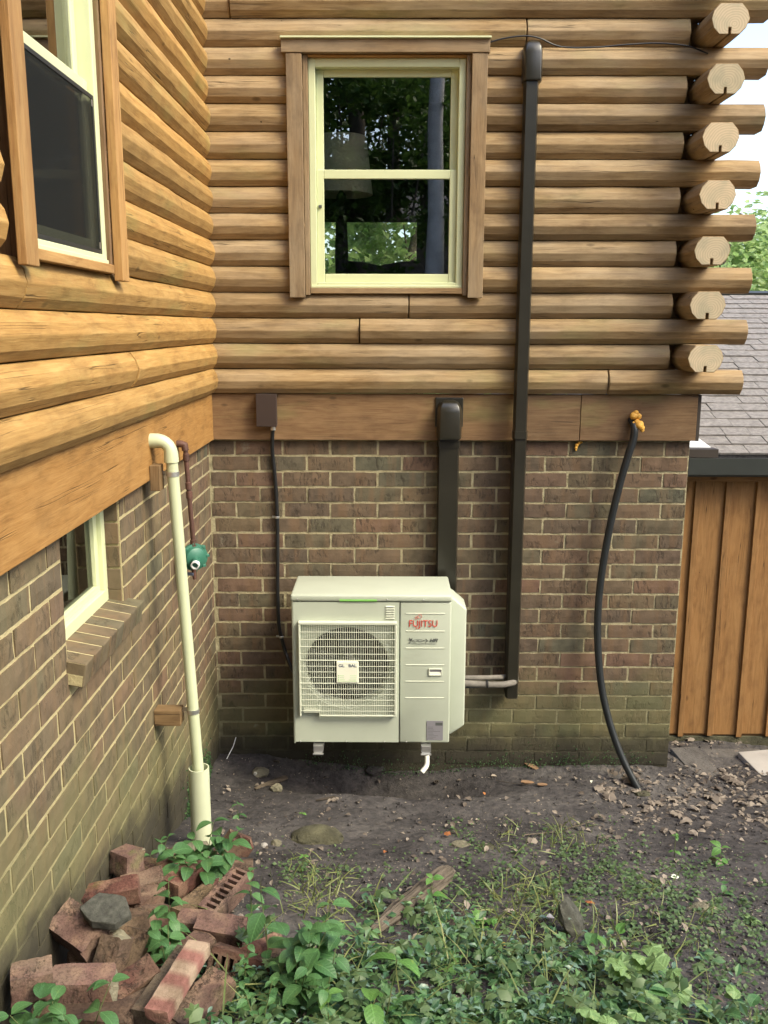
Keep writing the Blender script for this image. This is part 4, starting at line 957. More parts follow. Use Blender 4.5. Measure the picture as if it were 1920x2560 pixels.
# ------------------------------------------------------------------ things seen through the back window
lp0 = ab(852, 343, .42); lp1 = ab(852, 487, .42)
lamp = tag(empty('floor_lamp', (lp0.x, .42, 2.37)), 'floor lamp with wide cream shade standing behind the back window', 'lamp')
MB().lathe([(.165, lp0.z-2.37), (.205, lp1.z-2.37), (.202, lp1.z-2.37), (.162, lp0.z-2.37)], 32).build('lamp_shade', 'cream_shade', lamp, smooth=True)
MB().lathe([(0, 0), (.15, 0), (.14, .03), (.045, .05), (.036, .5), (.044, .8), (.030, lp1.z-2.37+.0), (.012, lp1.z-2.37+.02), (.012, lp0.z-2.37-.03)], 20).build('lamp_stand', 'dark_fabric', lamp, smooth=True)
MB().box((-.165, -.003, lp0.z-2.40), (.165, .003, lp0.z-2.394)).build('shade_holder', 'dark_fabric', lamp)
so_ = tag(empty('armchair', (1.05, 3.3, 2.37)), 'dark upholstered armchair by the far window inside the room', 'armchair')
ct = ab(960, 655, 3.5).z-2.37
MB().box((-.42, -.42, .12), (.42, .40, .44)).build('seat', 'dark_fabric', so_, bevel=.05, smooth=True)
m = MB().prism([(-.44, .12), (-.44, ct-.05), (-.38, ct+.02), (-.15, ct+.0), (0, ct-.03), (.15, ct+.0), (.38, ct+.02), (.44, ct-.05), (.44, .12)], 'y', .22, .42).build('backrest', 'dark_fabric', so_, bevel=.03, smooth=True)
for s_ in (-1, 1): MB().box((s_*.47-.08, -.42, .12), (s_*.47+.08, .38, .62)).build('armrest', 'dark_fabric', so_, bevel=.04, smooth=True)
for s_ in (-1, 1):
    for q_ in (-.34, .34): MB().box((s_*.4-.03, q_-.03, 0), (s_*.4+.03, q_+.03, .13)).build('leg', 'dark_wood', so_)

# ------------------------------------------------------------------ loose bricks
def loose_mesh(L_=.285, Wd=.09, H=.09, cores=0, broken=0., seed=0, mat='loose_brick', mortar_end=False):
    rr = random.Random(seed); m = MB()
    if cores:
        hw = Wd/2; sl = .022; wall_ = .02; n = cores; pitch = L_/(n+.35); barw = pitch-.018 if n > 3 else pitch-.045
        m.box((-L_/2, -hw, -H/2), (L_/2, -hw+sl, H/2)); m.box((-L_/2, hw-sl, -H/2), (L_/2, hw, H/2))
        x = -L_/2; slot = .017 if n > 3 else .045; bar = (L_-n*slot)/(n+1)
        for i in range(n+1):
            m.box((x, -hw+sl, -H/2), (x+bar, hw-sl, H/2)); x += bar+slot
        me = m.mesh('brick', mat, bevel=.0)
    else:
        m.box((-L_/2, -Wd/2, -H/2), (L_/2, Wd/2, H/2)); me = m.mesh('brick', mat, bevel=0)
        bm = bmesh.new(); bm.from_mesh(me); bmesh.ops.subdivide_edges(bm, edges=bm.edges, cuts=7, use_grid_fill=True); sv = Vector((seed*3.1, seed*1.7, 0))
        for v in bm.verts:
            if broken and v.co.x > L_/2-broken: v.co.x += (noise.noise(v.co*22+sv)-.35)*broken*1.1
            e = sum(1 for q, h in zip(v.co, (L_/2, Wd/2, H/2)) if abs(abs(q)-h) < .004)
            ch = max(0, noise.noise(v.co*24+sv)+.05)
            if e >= 2: v.co -= v.co.normalized()*(.0008+.010*ch*(1.4 if e == 3 else 1))
            v.co += Vector((noise.noise(v.co*45+sv), noise.noise(v.co*45-sv), noise.noise(v.co*45+sv*2)))*.0010
        if mortar_end:
            me.materials.append(MATS['mortar_lump'])
            for f in bm.faces:
                if f.calc_center_median().x > L_/2-.012: f.material_index = 1
        bm.to_mesh(me); bm.free(); me.polygons.foreach_set('use_smooth', [True]*len(me.polygons))
        try: me.set_sharp_from_angle(angle=R(35))
        except Exception: pass
    return me
def pile(px_, py_, lift, rot, label, **kw):
    """a loose brick centred where the photo shows it, lift metres above the soil"""
    d = ray(px_, py_); t = 1.2
    while t < 12:
        p = CAM+d*t
        if p.z < ground(p.x, p.y)+lift: break
        t += .01
    nm = kw.pop('name', 'loose_brick'); o = link(nm, loose_mesh(**kw), None, p, [R(a) for a in rot])
    lim = .075
    if o.location.x < lim: o.location.x = lim
    tag(o, label, 'brick', 'loose bricks heaped by the left wall'); return o
Z = lambda x, y: (x*.3858, 1960+y*.3858)
pile(*Z(740, 500), .20, (0, 8, 60), 'upright broken red brick with a pale mortar band against the wall', L_=.11, Wd=.10, H=.10, seed=1, broken=.02, mortar_end=True)
pile(*Z(965, 560), .11, (0, 6, 12), 'brown brick lying behind the upright broken one', seed=2, L_=.20, H=.07)
pile(*Z(925, 650), .13, (8, -4, 20), 'red topped brick beside the dark gap of the heap', seed=3, L_=.17, H=.07)
pile(*Z(690, 715), .17, (6, -5, 14), 'long pinkish brick under the grey stone slab', seed=4, L_=.24, H=.07)
pile(*Z(515, 950), .17, (24, 14, -28), 'big dark brown brick tilted against the wall', seed=6, L_=.19, Wd=.12, H=.09, broken=.02)
pile(*Z(800, 920), .15, (-12, 10, 38), 'purplish brick wedged between the slab and the dark tilted brick', seed=7, L_=.17, H=.075)
pile(*Z(735, 1085), .13, (8, -62, 60), 'short brick on end with crumbling mortar on its top', seed=8, L_=.13, Wd=.085, H=.08, broken=.025, mortar_end=True)
pile(*Z(860, 1090), .10, (10, -50, 70), 'olive stained brick leaning on the mortar topped one', seed=9, L_=.15, H=.07)
pile(*Z(205, 1275), .17, (0, 3, 22), 'pale tan brick with its end to the wall corner', seed=10, L_=.12, Wd=.09, H=.09)
pile(*Z(540, 1320), .13, (4, 2, 4), 'large red brown brick with leaves in front of it', seed=11, L_=.205, Wd=.09, H=.105, broken=.015, mortar_end=True)
pile(*Z(875, 1285), .12, (16, -16, 38), 'pink topped brick left of the long striped brick', seed=12, L_=.15, Wd=.085, H=.07)
pile(*Z(1160, 1270), .18, (0, -4, 76), 'long pink and cream striped brick lying on a row of slots', seed=13, L_=.29, Wd=.075, H=.045, mat='striped_brick')
pile(*Z(1085, 1320), .12, (90, 0, 76), 'cored brick with a row of slots lying on its side', seed=14, L_=.30, cores=11, Wd=.075, H=.08)
pile(*Z(1220, 1110), .08, (0, 4, 60), 'dull brown brick under the head of the striped brick', seed=15, L_=.20, H=.07)
pile(*Z(1440, 950), .10, (14, 6, -8), 'brick with bright red broken top beside the leafy shoot', seed=16, L_=.19, Wd=.09, H=.085, broken=.025)
pile(*Z(1270, 905), .09, (0, 2, -2), 'white dusted brick next to the red topped one', seed=17, L_=.14, H=.065)
pile(*Z(1365, 630), .07, (0, -3, 68), 'dark brick with two cream stripes', seed=18, L_=.18, Wd=.10, H=.065, mat='striped_brick')
pile(*Z(1460, 730), .09, (8, -6, 66), 'tan cored brick showing eight slots on its upper face', seed=19, L_=.25, cores=8, Wd=.09, H=.08)
pile(*Z(1200, 610), .12, (5, 0, 62), 'brick with green moss along its top edge', seed=20, L_=.19, H=.075)
pile(*Z(1275, 790), .06, (0, 5, 64), 'mossy olive brick beside the slotted tan brick', seed=21, L_=.22, H=.075)
pile(*Z(1540, 390), .06, (10, 34, 24), 'dark brick with one round core hole near the pipe plant', seed=22, L_=.13, Wd=.085, H=.075, cores=2)
pile(*Z(1440, 480), .06, (10, 74, 70), 'orange and white brick stub standing up', seed=23, L_=.11, Wd=.065, H=.05)
pile(*Z(1310, 1430), .08, (8, -10, 58), 'pinkish grey brick at the lower right edge of the heap', seed=24, L_=.21, Wd=.10, H=.075)
pile(*Z(1590, 1190), .06, (62, 8, -14), 'grey cored brick half buried under leaves', seed=25, L_=.25, cores=8, Wd=.09, H=.075)
pile(*Z(840, 1440), .08, (0, 0, 4), 'reddish brick with a white smear on top', seed=26, L_=.20, H=.07)
pile(*Z(640, 1530), .06, (0, 0, -4), 'lowest red brown brick of the heap', seed=27, L_=.22, H=.07)
pile(*Z(1000, 850), .06, (0, 30, 70), 'brick end sunk in the shadow behind the leafy sprout', seed=28, L_=.17, H=.07)
pile(*Z(1780, 1180), .05, (20, 10, 30), 'orange brick fragment under the big leafy sapling', seed=29, L_=.12, H=.06)
pile(*Z(1690, 1110), .05, (30, 10, 50), 'purple brown brick behind the leafy sapling stems', seed=30, L_=.2, H=.07)
pile(*Z(1960, 1260), .03, (15, 0, 24), 'dark hollowed brick in the ivy beside the sapling', seed=31, L_=.2, cores=2, Wd=.09, H=.08)
pile(*Z(930, 760), .10, (4, 10, 66), 'dusty brick end right of the pinkish one', seed=32, L_=.16, H=.075)
pile(*Z(900, 900), .09, (-10, 30, 60), 'leaning brown brick half behind the purplish one', seed=33, L_=.15, H=.07)
pile(*Z(640, 1130), .05, (0, 0, 30), 'dark brick under dry leaves beside the wall', seed=34, L_=.2, H=.07)
pile(*Z(760, 870), .06, (0, 0, 12), 'brown brick buried in the middle of the heap', seed=35, L_=.24, H=.09)
pile(*Z(1010, 1080), .05, (0, 12, 20), 'shaded brick between the leafy shoot and the striped brick', seed=36, L_=.2, H=.08)
pile(*Z(1420, 1130), .03, (0, 6, -20), 'mossy brick under the red topped one', seed=37, L_=.2, H=.07)
pile(*Z(1500, 560), .03, (0, 0, 10), 'flat brick behind the slotted tan brick', seed=38, L_=.2, H=.05)
pile(*Z(1160, 470), .04, (0, 10, 40), 'brick stub at the foot of the drain pipe', seed=39, L_=.14, H=.06)
pile(*Z(1120, 1500), .05, (0, 0, 80), 'dusty brick beneath the striped brick', seed=40, L_=.2, H=.08)
pile(*Z(430, 1470), .06, (0, 4, 14), 'dull brick low by the wall under the leaves', seed=41, L_=.2, H=.07)
def rock(px_, py_, dims, rot, mat, label, seed, lift=.0, flat=.0, name='stone', world=None):
    p = world if world is not None else gp(px_, py_)
    bm = bmesh.new(); bmesh.ops.create_icosphere(bm, subdivisions=4, radius=1)
    for v in bm.verts:
        n_ = v.co.normalized(); q = n_.copy()
        for k in range(9):     # chop with random planes for facets
            rk = random.Random(seed*31+k); a = Vector((rk.uniform(-1, 1), rk.uniform(-1, 1), rk.uniform(-1, 1))).normalized(); d_ = rk.uniform(.62, .92); s_ = q.dot(a)
            if s_ > d_: q -= a*(s_-d_)
        q *= 1+.12*noise.noise(q*3+Vector((seed, 0, 0))) + .05*noise.noise(q*8) + .025*noise.noise(q*19)
        v.co = Vector((q.x*dims[0], q.y*dims[1], q.z*dims[2]))
    me = bpy.data.meshes.new(name); bm.to_mesh(me); bm.free(); me.materials.append(MATS[mat]); me.polygons.foreach_set('use_smooth', [True]*len(me.polygons))
    try: me.set_sharp_from_angle(angle=R(30))
    except Exception: pass
    o = link(name, me, None, p+Vector((0, 0, lift)), [R(a) for a in rot]); tag(o, label, 'stone'); return o
sl_ = MB().prism([(-.11, -.035), (-.03, -.085), (.075, -.07), (.12, .0), (.06, .07), (-.06, .06)], 'z', -.02, .022)
sm2 = sl_.mesh('stone', 'grey_stone', bevel=.004); bm = bmesh.new(); bm.from_mesh(sm2); bmesh.ops.triangulate(bm, faces=bm.faces); bmesh.ops.subdivide_edges(bm, edges=bm.edges, cuts=3)
for v in bm.verts: v.co += Vector((noise.noise(v.co*30), noise.noise(v.co*30+Vector((7, 0, 0))), noise.noise(v.co*26+Vector((0, 9, 0)))))*.005
bm.to_mesh(sm2); bm.free(); s1 = link('stone', sm2, None, (0, 0, 0), (R(20), R(10), R(-8)), (.76, .76, .9)); tag(s1, 'flat grey stone slab lying on top of the brick heap', 'stone')
d = ray(*Z(690, 815)); t = 1.2
while True:
    p = CAM+d*t
    if p.z < ground(p.x, p.y)+.262: break
    t += .01
s1.location = p
rock(482, 2150, (.13, .09, .085), (0, 0, 20), 'rock', 'buff boulder among leaves behind the brick heap', 42, lift=.02)
rock(792, 2100, (.145, .09, .06), (0, 0, 4), 'mossy_rock', 'large mossy oval boulder alone on the bare soil', 43, lift=.01)
rock(652, 1938, (.060, .045, .05), (0, 10, 30), 'rock', 'angular pale brown rock in the soil left of the heat pump', 44, lift=.015)
rock(690, 1976, (.042, .035, .035), (0, 0, 0), 'rock', 'small round tan rock beside a stub of bark', 45, lift=.012)
rock(1152, 2112, (.055, .04, .015), (0, 0, 0), 'rock', 'flat tan pebble showing in the bare soil', 46)
rock(1213, 2122, (.05, .035, .015), (0, 0, 30), 'mossy_rock', 'flat brown pebble next to the tan one', 47)
rock(1428, 2335, (.050, .040, .11), (-22, -14, 20), 'grey_stone', 'grey stone chip standing on edge in the ivy', 48, lift=.05)
rock(1755, 2275, (.07, .05, .02), (0, 0, 10), 'rock', 'flat brownish stone among clover on the right', 49, lift=.0)
rock(690, 2110, (.03, .025, .018), (0, 0, 0), 'rock', 'tiny tan rock near the mossy boulder', 50, lift=.005)
rock(1670, 2555, (.06, .045, .04), (0, 0, 0), 'loose_brick', 'rounded reddish stone at the foot of the big vine leaves', 51, lift=.01)
rock(660, 2115, (.02, .018, .012), (0, 0, 0), 'pale_concrete', 'whitish pebble beside the cored brick', 52, lift=.004)
rock(1605, 1985, (.055, .04, .02), (0, 0, 15), 'mossy_rock', 'dark flat stone below the end of the black hose', 53, lift=.0)

for i, (x, y, rr_, lab_) in enumerate(((1010, 1905, (.07, .05, .05), 'dark clod of earth in the hollow under the heat pump'), (940, 1925, (.09, .05, .045), 'rounded clod at the lip of the hollow'), (865, 1900, (.07, .06, .05), 'lump of dark soil below the left bracket arm'), (1150, 1890, (.08, .05, .05), 'soil lump against the back wall right of the drain tube'))): rock(x, y, rr_, (0, 0, 30*i), 'soil', lab_, 70+i, name='soil_clod')
# broken pipe stub in the heap
p = gp(*Z(945, 430)); ps = MB().lathe([(.028, -.06), (.028, .06), (.024, .06), (.024, -.06)], 18).build('pipe_stub', 'pvc_old', loc=p+Vector((0, 0, .05)), rot=(R(80), 0, R(-20)), smooth=True); tag(ps, 'short stub of white plastic pipe behind the heap', 'pipe')

# ------------------------------------------------------------------ pavers by the shed
def paver(c_px, size, rotz, mat, label, lift=.015):
    p = gp(*c_px); m = MB().box((-size[0]/2, -size[1]/2, -size[2]), (size[0]/2, size[1]/2, 0)).build('paving_slab', mat, loc=p+Vector((0, 0, lift)), rot=(R(rnd.uniform(2, 5)), R(rnd.uniform(-2, 2)), R(rotz)), bevel=.006); tag(m, label, 'slab')
paver((1742, 1912), (.20, .42, .05), 8, 'concrete', 'dark brown slab half covered with leaves beside the house corner', .02)
paver((1800, 1885), (.62, .12, .04), 2, 'concrete', 'dark edging slab in front of the shed wall', .012)
paver((1925, 1925), (.25, .42, .06), 8, 'pale_concrete', 'pale concrete slab at the right end of the shed wall', .03)

# ------------------------------------------------------------------ wood debris
def stick(pxs, rs, mat, label, name='stick', cat='stick', lift=.012, n=8):
    pts = [gp(x, y)+Vector((0, 0, lift+(q[0] if q else 0))) for x, y, *q in pxs]
    c = pts[0]; k = len(curve_pts(pts, 5)); rr_ = [rs[0]+(rs[1]-rs[0])*i/(k-1) for i in range(k)]
    o = MB().tube([p-c for p in curve_pts(pts, 5)], rr_, n).build(name, mat, loc=c, smooth=True); tag(o, label, cat); return o
def rotten(a_px, b_px, w_, h_, mat, label, seed, name='rotten_branch', lift=.03):
    a, b = gp(*a_px), gp(*b_px); a.z += lift; b.z += lift; L_ = (b-a).length; m = MB(); ns, nr = 34, 36; vs = []; fs = []
    for i in range(ns+1):
        t = i/ns
        for k in range(nr):
            an = 2*math.pi*k/nr; rib = 1+.22*noise.noise((math.cos(an)*2.2, math.sin(an)*2.2, t*2.+seed))+.30*noise.noise((math.cos(an)*7, math.sin(an)*7, t*2.2+seed))+.10*noise.noise((math.cos(an)*16, math.sin(an)*16, t*4+seed))
            tap = (1-.55*(1-t)**3)*(1 if t < .96 else .8); vs.append((t*L_-(.05*L_*noise.noise((an, seed, 3)) if i == 0 else 0), math.cos(an)*w_*rib*tap, math.sin(an)*h_*rib*tap))
    for i in range(ns):
        for k in range(nr): fs.append((i*nr+k, i*nr+(k+1) % nr, (i+1)*nr+(k+1) % nr, (i+1)*nr+k))
    fs.append(tuple(range(nr-1, -1, -1))); fs.append(tuple(range(ns*nr, (ns+1)*nr))); m.add(vs, fs)
    d_ = (b-a).normalized(); o = m.build(name, mat, loc=a, rot=d_.to_track_quat('X', 'Z').to_euler()); tag(o, label, 'branch'); return o
rotten((935, 2345), (1120, 2195), .042, .034, 'old_wood', 'weathered grey rotten branch lying across the ivy edge', 3, lift=.035)
rotten((1105, 2345), (1155, 2285), .022, .018, 'dark_wood', 'short dark rotten stick right of the weathered branch', 5, lift=.02)
rotten((1090, 1965), (1165, 1900), .035, .022, 'dark_wood', 'dark plank of old wood below the heat pump drain tube', 7, name='wood_plank', lift=.03)
rotten((640, 1975), (715, 1948), .022, .016, 'old_wood', 'stub of bark between two rocks by the left wall', 8, lift=.012)
rotten((790, 2004), (838, 1996), .010, .008, 'dark_wood', 'thin piece of dark bark on the bare soil', 9, lift=.008)
rotten((690, 1905), (850, 1885), .04, .025, 'old_wood', 'pale crumbling root in the hollow under the heat pump', 12, lift=.0)
rotten((1325, 1875), (1352, 1915), .018, .014, 'dark_wood', 'dark root knob against the base of the back wall', 14, lift=.015)
stick([(1210, 1828, .06), (1232, 1828, .07), (1262, 1856, .03), (1320, 1896)], (.0035, .004), 'old_wood', 'thin curved pale root leaning on the back wall', lift=.01)
o = MB().tube([ab(590, 1843, -.06), ab(583, 1866, -.11), ab(567, 1897, -.17)], .0028, 6).build('stick', 'flashing', smooth=True); tag(o, 'thin white wire sticking out of the soil in the corner', 'wire')
stick([(1310, 2092), (1380, 2085), (1440, 2070), (1480, 2058)], (.003, .0025), 'old_wood', 'long thin dry stem on the bare soil in mid yard')
stick([(1300, 2205), (1345, 2195), (1380, 2180)], (.0028, .002), 'grass_blade', 'short yellowish stem among the clover')
stick([(1350, 1965), (1300, 1965), (1240, 1955)], (.0025, .002), 'old_wood', 'thin twig in front of the hollow')
stick([(1525, 2110, .0), (1528, 2060, .10), (1524, 2040, .15)], (.003, .0015), 'old_wood', 'upright dead twig with wilted tip') if False else None
def chip(px_, py_, L_, W_, rz, mat, label, lift=.012, name='wood_chip', tilt=(8, 6), cat='wood chip'):
    p = gp(px_, py_); m = MB(); prof = [(-L_/2, -W_*.3), (-L_*.2, -W_/2), (L_*.3, -W_*.42), (L_/2, -W_*.1), (L_*.42, W_*.25), (L_*.1, W_/2), (-L_*.4, W_*.4)]
    m.prism(prof, 'z', 0, .006); o = m.build(name, mat, loc=p+Vector((0, 0, lift)), rot=(R(tilt[0]), R(tilt[1]), R(rz))); tag(o, label, cat)
chip(1330, 1920, .12, .035, -28, 'bark_chip', 'long orange brown bark chip below the pale root', tilt=(14, 16))
chip(1318, 1960, .09, .03, 0, 'bark_chip', 'flat orange bark flake on the soil in front of the root')
chip(1355, 1966, .07, .025, 10, 'bark_chip', 'flat orange bark flake next to a fallen twig')
chip(998, 1900, .08, .022, 40, 'bark_chip', 'tan wood splinter lying in the hollow under the heat pump', lift=.04, tilt=(0, -20))
chip(1205, 1912, .05, .012, 24, 'bark_chip', 'thin tan splinter at the right end of the hollow')

# ------------------------------------------------------------------ leaves
def leaf_geo(L_=1., Wd=.5, fold=.18, curl=.25, n=5, tooth=0.):
    vs = []; fs = []
    for i in range(n+1):
        t = i/n; w_ = Wd*.5*(math.sin(math.pi*min(1, t**.85))**.75 if 0 < t < 1 else .02) ; w_ *= 1+tooth*((i % 2)-.5)
        z = -curl*t*t*L_*.6+.08*L_*math.sin(math.pi*t)
        vs += [(t*L_, -w_*L_, z+fold*w_*L_*1.6), (t*L_, 0, z), (t*L_, w_*L_, z+fold*w_*L_*1.6)]
    for i in range(n):
        o = i*3; fs += [(o, o+3, o+4, o+1), (o+1, o+4, o+5, o+2)]
    return vs, fs
def lobed_geo(L_=1., Wd=1., lobes=5, curl=.15):
    vs = [(0, 0, 0), (L_*.5, 0, .06*L_)]; n = lobes*2; fs = []
    for i in range(n+1):
        a = -1.9+3.8*i/n; r = L_*(.52 if i % 2 == 0 else (.34 if lobes < 7 else .46))*(1-.18*abs(a)/1.9); x = L_*.42+r*math.cos(a); y = Wd*r*math.sin(a); vs.append((x, y, -curl*L_*((x/L_-.4)**2+(y/L_)**2)*1.4+.05*math.sin(i*2.3)*L_))
    for i in range(n): fs.append((1, 2+i, 3+i))
    fs += [(0, 2, 1), (0, 1, 2+n)]; return vs, fs
LM = {}
def leaf_mesh(kind, mat):
    if (kind, mat) not in LM:
        q = {'oval': leaf_geo(1, .62, .14, .30, 8, .0), 'oval2': leaf_geo(1, .64, .22, .15, 7, .0), 'long': leaf_geo(1, .36, .2, .4, 6), 'lobed': lobed_geo(1, 1), 'round': lobed_geo(1, 1.05, 7, .3)}[kind]
        LM[kind, mat] = MB().add(*q).mesh('leaf', mat, smooth=True, fixn=False)
    return LM[kind, mat]
def plant(px_, py_, height, nodes_, leafL, label, kind='oval', mat='sapling_leaf', seed=0, lean=(0, 0), stems=1, spread=.25, name='sapling', lift=0., per=2, droop=15, first=.35, cat='plant', group=None, base=None):
    """px,py: the photo pixel of the top of the plant's stem; root on the soil beneath it"""
    rr = random.Random(seed+100)
    if base is not None: root_ = base.copy()
    else:
        d = ray(px_, py_); t = 1.2
        while t < 12:
            p = CAM+d*t
            if p.z < ground(p.x, p.y)+height+lift: break
            t += .01
        root_ = Vector((p.x-lean[0]*height, p.y-lean[1]*height, 0)); root_.z = ground(root_.x, root_.y)+lift-.01
    e = empty(name, root_); tag(e, label, cat, group)
    for s in range(stems):
        lx, ly = lean[0], lean[1]
        if stems > 1: an = 2*math.pi*(s+rr.random()*.6)/stems; lx += math.cos(an)*spread; ly += math.sin(an)*spread
        h = height*(1 if s == 0 else rr.uniform(.6, .98)); pts = [Vector((lx*h*q*q if False else lx*h*(q**1.2), ly*h*(q**1.2), h*q*(1-.05*q))) for q in (0, .25, .5, .75, 1)]
        cp = curve_pts(pts, 4); MB().tube(cp, [.0035*(1-.6*i/(len(cp)-1))*(.6+height) for i in range(len(cp))], 6).build('stem', 'stem', e, smooth=True)
        tw = rr.uniform(0, 6.28)
        for k in range(nodes_):
            q = first+(1-first)*k/max(1, nodes_-1); p = cp[min(len(cp)-1, int(q*(len(cp)-1)))]
            for j in range(per if k < nodes_-1 else per+rr.randrange(2)):
                az = tw+k*1.57+j*2*math.pi/per+rr.uniform(-.35, .35); sz = leafL*.92*rr.uniform(.62, 1.12)*(1 if k < nodes_-1 else .8)
                el = -R(droop)+rr.uniform(-.3, .35)+(.25 if k == nodes_-1 else 0)
                M_ = Matrix.Rotation(az, 4, 'Z') @ Matrix.Rotation(-el, 4, 'Y') @ Matrix.Rotation(rr.uniform(-.4, .4), 4, 'X')
                pet = M_ @ Vector((.12*sz, 0, 0))
                o = link('leaf', leaf_mesh(kind, mat), e, p+pet*.5, M_.to_euler(), (sz, sz, sz))
    return e
plant(*Z(1290, 300), .30, 5, .108, 'bushy green sapling round the foot of the drain pipe', seed=1, stems=10, spread=.55, lift=.0)
plant(*Z(1000, 330), .20, 3, .07, 'thin green shoot leaning left of the pipe sapling', seed=2, stems=2, spread=.3)
plant(594, 2005, .10, 2, .058, 'small lone green seedling on dark soil left of the heat pump', seed=3, per=3, name='seedling')
plant(*Z(1090, 680), .30, 6, .088, 'green sapling rising through the middle of the brick heap', seed=4, stems=2, spread=.22, lift=.05)
plant(*Z(1070, 880), .22, 3, .085, 'low leafy shoot in front of the heap sapling', seed=5, stems=2, spread=.3, lift=.05)
plant(650, 2215, .34, 4, .108, 'tall sapling with large leaves right of the cored brick', seed=6, lean=(-.1, .1))
plant(625, 2165, .28, 3, .085, 'slim sapling with small top leaves behind the cored brick', seed=7)
plant(760, 2250, .36, 6, .105, 'broad leaved sapling with dense dark leaves in mid heap', seed=8, stems=3, spread=.25)
plant(735, 2330, .30, 5, .095, 'spreading sapling arching over the orange brick fragment', seed=9, stems=3, spread=.35)
plant(805, 2385, .24, 4, .095, 'wide leaved shoot right of the heap over the ivy', seed=10, stems=3, spread=.5)
plant(735, 2420, .20, 3, .085, 'short leafy shoot over the half buried cored brick', seed=11, stems=2, spread=.4)
plant(820, 2475, .16, 2, .080, 'toothed bright green shoot standing in the ivy', seed=12, per=3, mat='vine_leaf')
plant(0, 0, .15, 3, .085, 'leafy shoot in the lower corner by the wall', seed=13, stems=4, spread=.45, base=Vector((.14, -3.50, .66)))
plant(200, 2462, .24, 3, .085, 'pale green sprout in front of the large red brown brick', seed=14, stems=2, spread=.35)
plant(115, 2535, .2, 3, .085, 'low sprout in front of the pale tan brick', seed=15, stems=2, spread=.35)
plant(615, 2365, .20, 4, .045, 'small round leaved shoot beside the red topped brick', seed=16, stems=2, spread=.15, kind='oval2')
plant(645, 2450, .22, 5, .045, 'thin vine shoot with round leaves over the slotted brick', seed=17, stems=2, spread=.2, kind='oval2')
plant(1080, 2190, .12, 2, .075, 'small green shoot behind the tip of the weathered branch', seed=18, per=3, mat='vine_leaf')
plant(1075, 2240, .12, 3, .075, 'narrow leaved bluish shoot against the weathered branch', seed=19, kind='long', stems=2)
plant(960, 2420, .24, 2, .145, 'single stem with one broad light green leaf pair above the ivy', seed=20, per=2, mat='vine_leaf', stems=2, spread=.3)
plant(985, 2490, .14, 3, .085, 'ivy shoot with glossy bluish leaves right of the sapling', seed=21, kind='long', stems=3, spread=.5)
plant(1900-1100+1100-200, 2105, .12, 2, .06, 'thin seedling stub standing in bare soil', seed=22, name='seedling', mat='vine_leaf') if False else None
plant(1690, 2082, .14, 2, .045, 'thin seedling stub standing in the bare soil', seed=22, name='seedling', per=3, mat='vine_leaf')
plant(1803, 2115, .10, 2, .085, 'yellow green seedling with pointed leaves at the right', seed=23, name='seedling', per=3, mat='vine_leaf')
plant(1812, 2205, .07, 2, .07, 'low dull green seedling near the flat brownish stone', seed=24, name='seedling', per=2)
plant(1880, 2275, .06, 1, .06, 'tiny pale rosette at the right edge of the yard', seed=25, name='seedling', per=5, mat='pale_leaf', kind='oval2')
plant(755, 2030-8, .03, 1, .035, 'tiny green seedling on the soil near the dark bark', seed=26, name='seedling', per=3, mat='vine_leaf')
plant(757, 2135, .09, 2, .035, 'small seedling in front of the mossy boulder', seed=27, name='seedling', per=3, mat='vine_leaf')
for i, (x, y, s, lab) in enumerate(((1165, 2265, .075, 'single lobed ivy leaf right of the branch tip'), (1205, 2260, .09, 'cluster of bright ivy leaves above the short dark stick'), (1135, 2345, .075, 'ivy leaves beside the short dark stick'), (1215, 2335, .06, 'ivy sprig with one yellow leaf below it'), (1110, 2390, .075, 'pointed ivy leaf sprig under the dark stick'), (1185, 2490, .095, 'bright ivy leaves low in the ivy bed'), (1245, 2465, .085, 'pale ivy leaf beside the bright ones'), (910, 2340, .07, 'ivy sprig beneath the weathered branch'))):
    plant(x, y, .11, 1, s, lab, kind='lobed', mat='vine_leaf', seed=40+i, per=3, name='ivy_sprig', stems=2, spread=.5, droop=5)
for i, (x, y, s, m_, lab) in enumerate(((1580, 2390, .15, 'pale_leaf', 'large pale rounded vine leaves catching the light'), (1655, 2440, .14, 'pale_leaf', 'broad pale leaf hanging over bare soil'), (1510, 2330, .09, 'vine_leaf', 'green vine leaf beside the standing grey stone'), (1470, 2345, .09, 'sapling_leaf', 'dark vine leaf leaning on the standing grey stone'), (1630, 2480, .095, 'sapling_leaf', 'long green leaves below the pale vine clump'), (1790, 2490, .08, 'pale_leaf', 'broad greyish leaf near the lower right of the yard'), (1770, 2535, .09, 'sapling_leaf', 'large green leaves at the lower right ivy edge'), (1580, 2560, .10, 'pale_leaf', 'pale rosette of leaves at the bottom of the ivy'), (1460, 2540, .12, 'pale_leaf', 'pale broad leaf sunk in the ivy bed'), (1905, 2480, .08, 'pale_leaf', 'pale curling leaf at the right edge'), (1890, 2545, .08, 'sapling_leaf', 'green leaf patch in the right corner'))):
    plant(x, y, .13, 2, s, lab, kind='round' if i in (0, 1, 5, 7, 8, 9) else 'oval2', mat=m_, seed=60+i, per=2 if i < 2 else 1, name='vine', stems=2, spread=.45, droop=0)

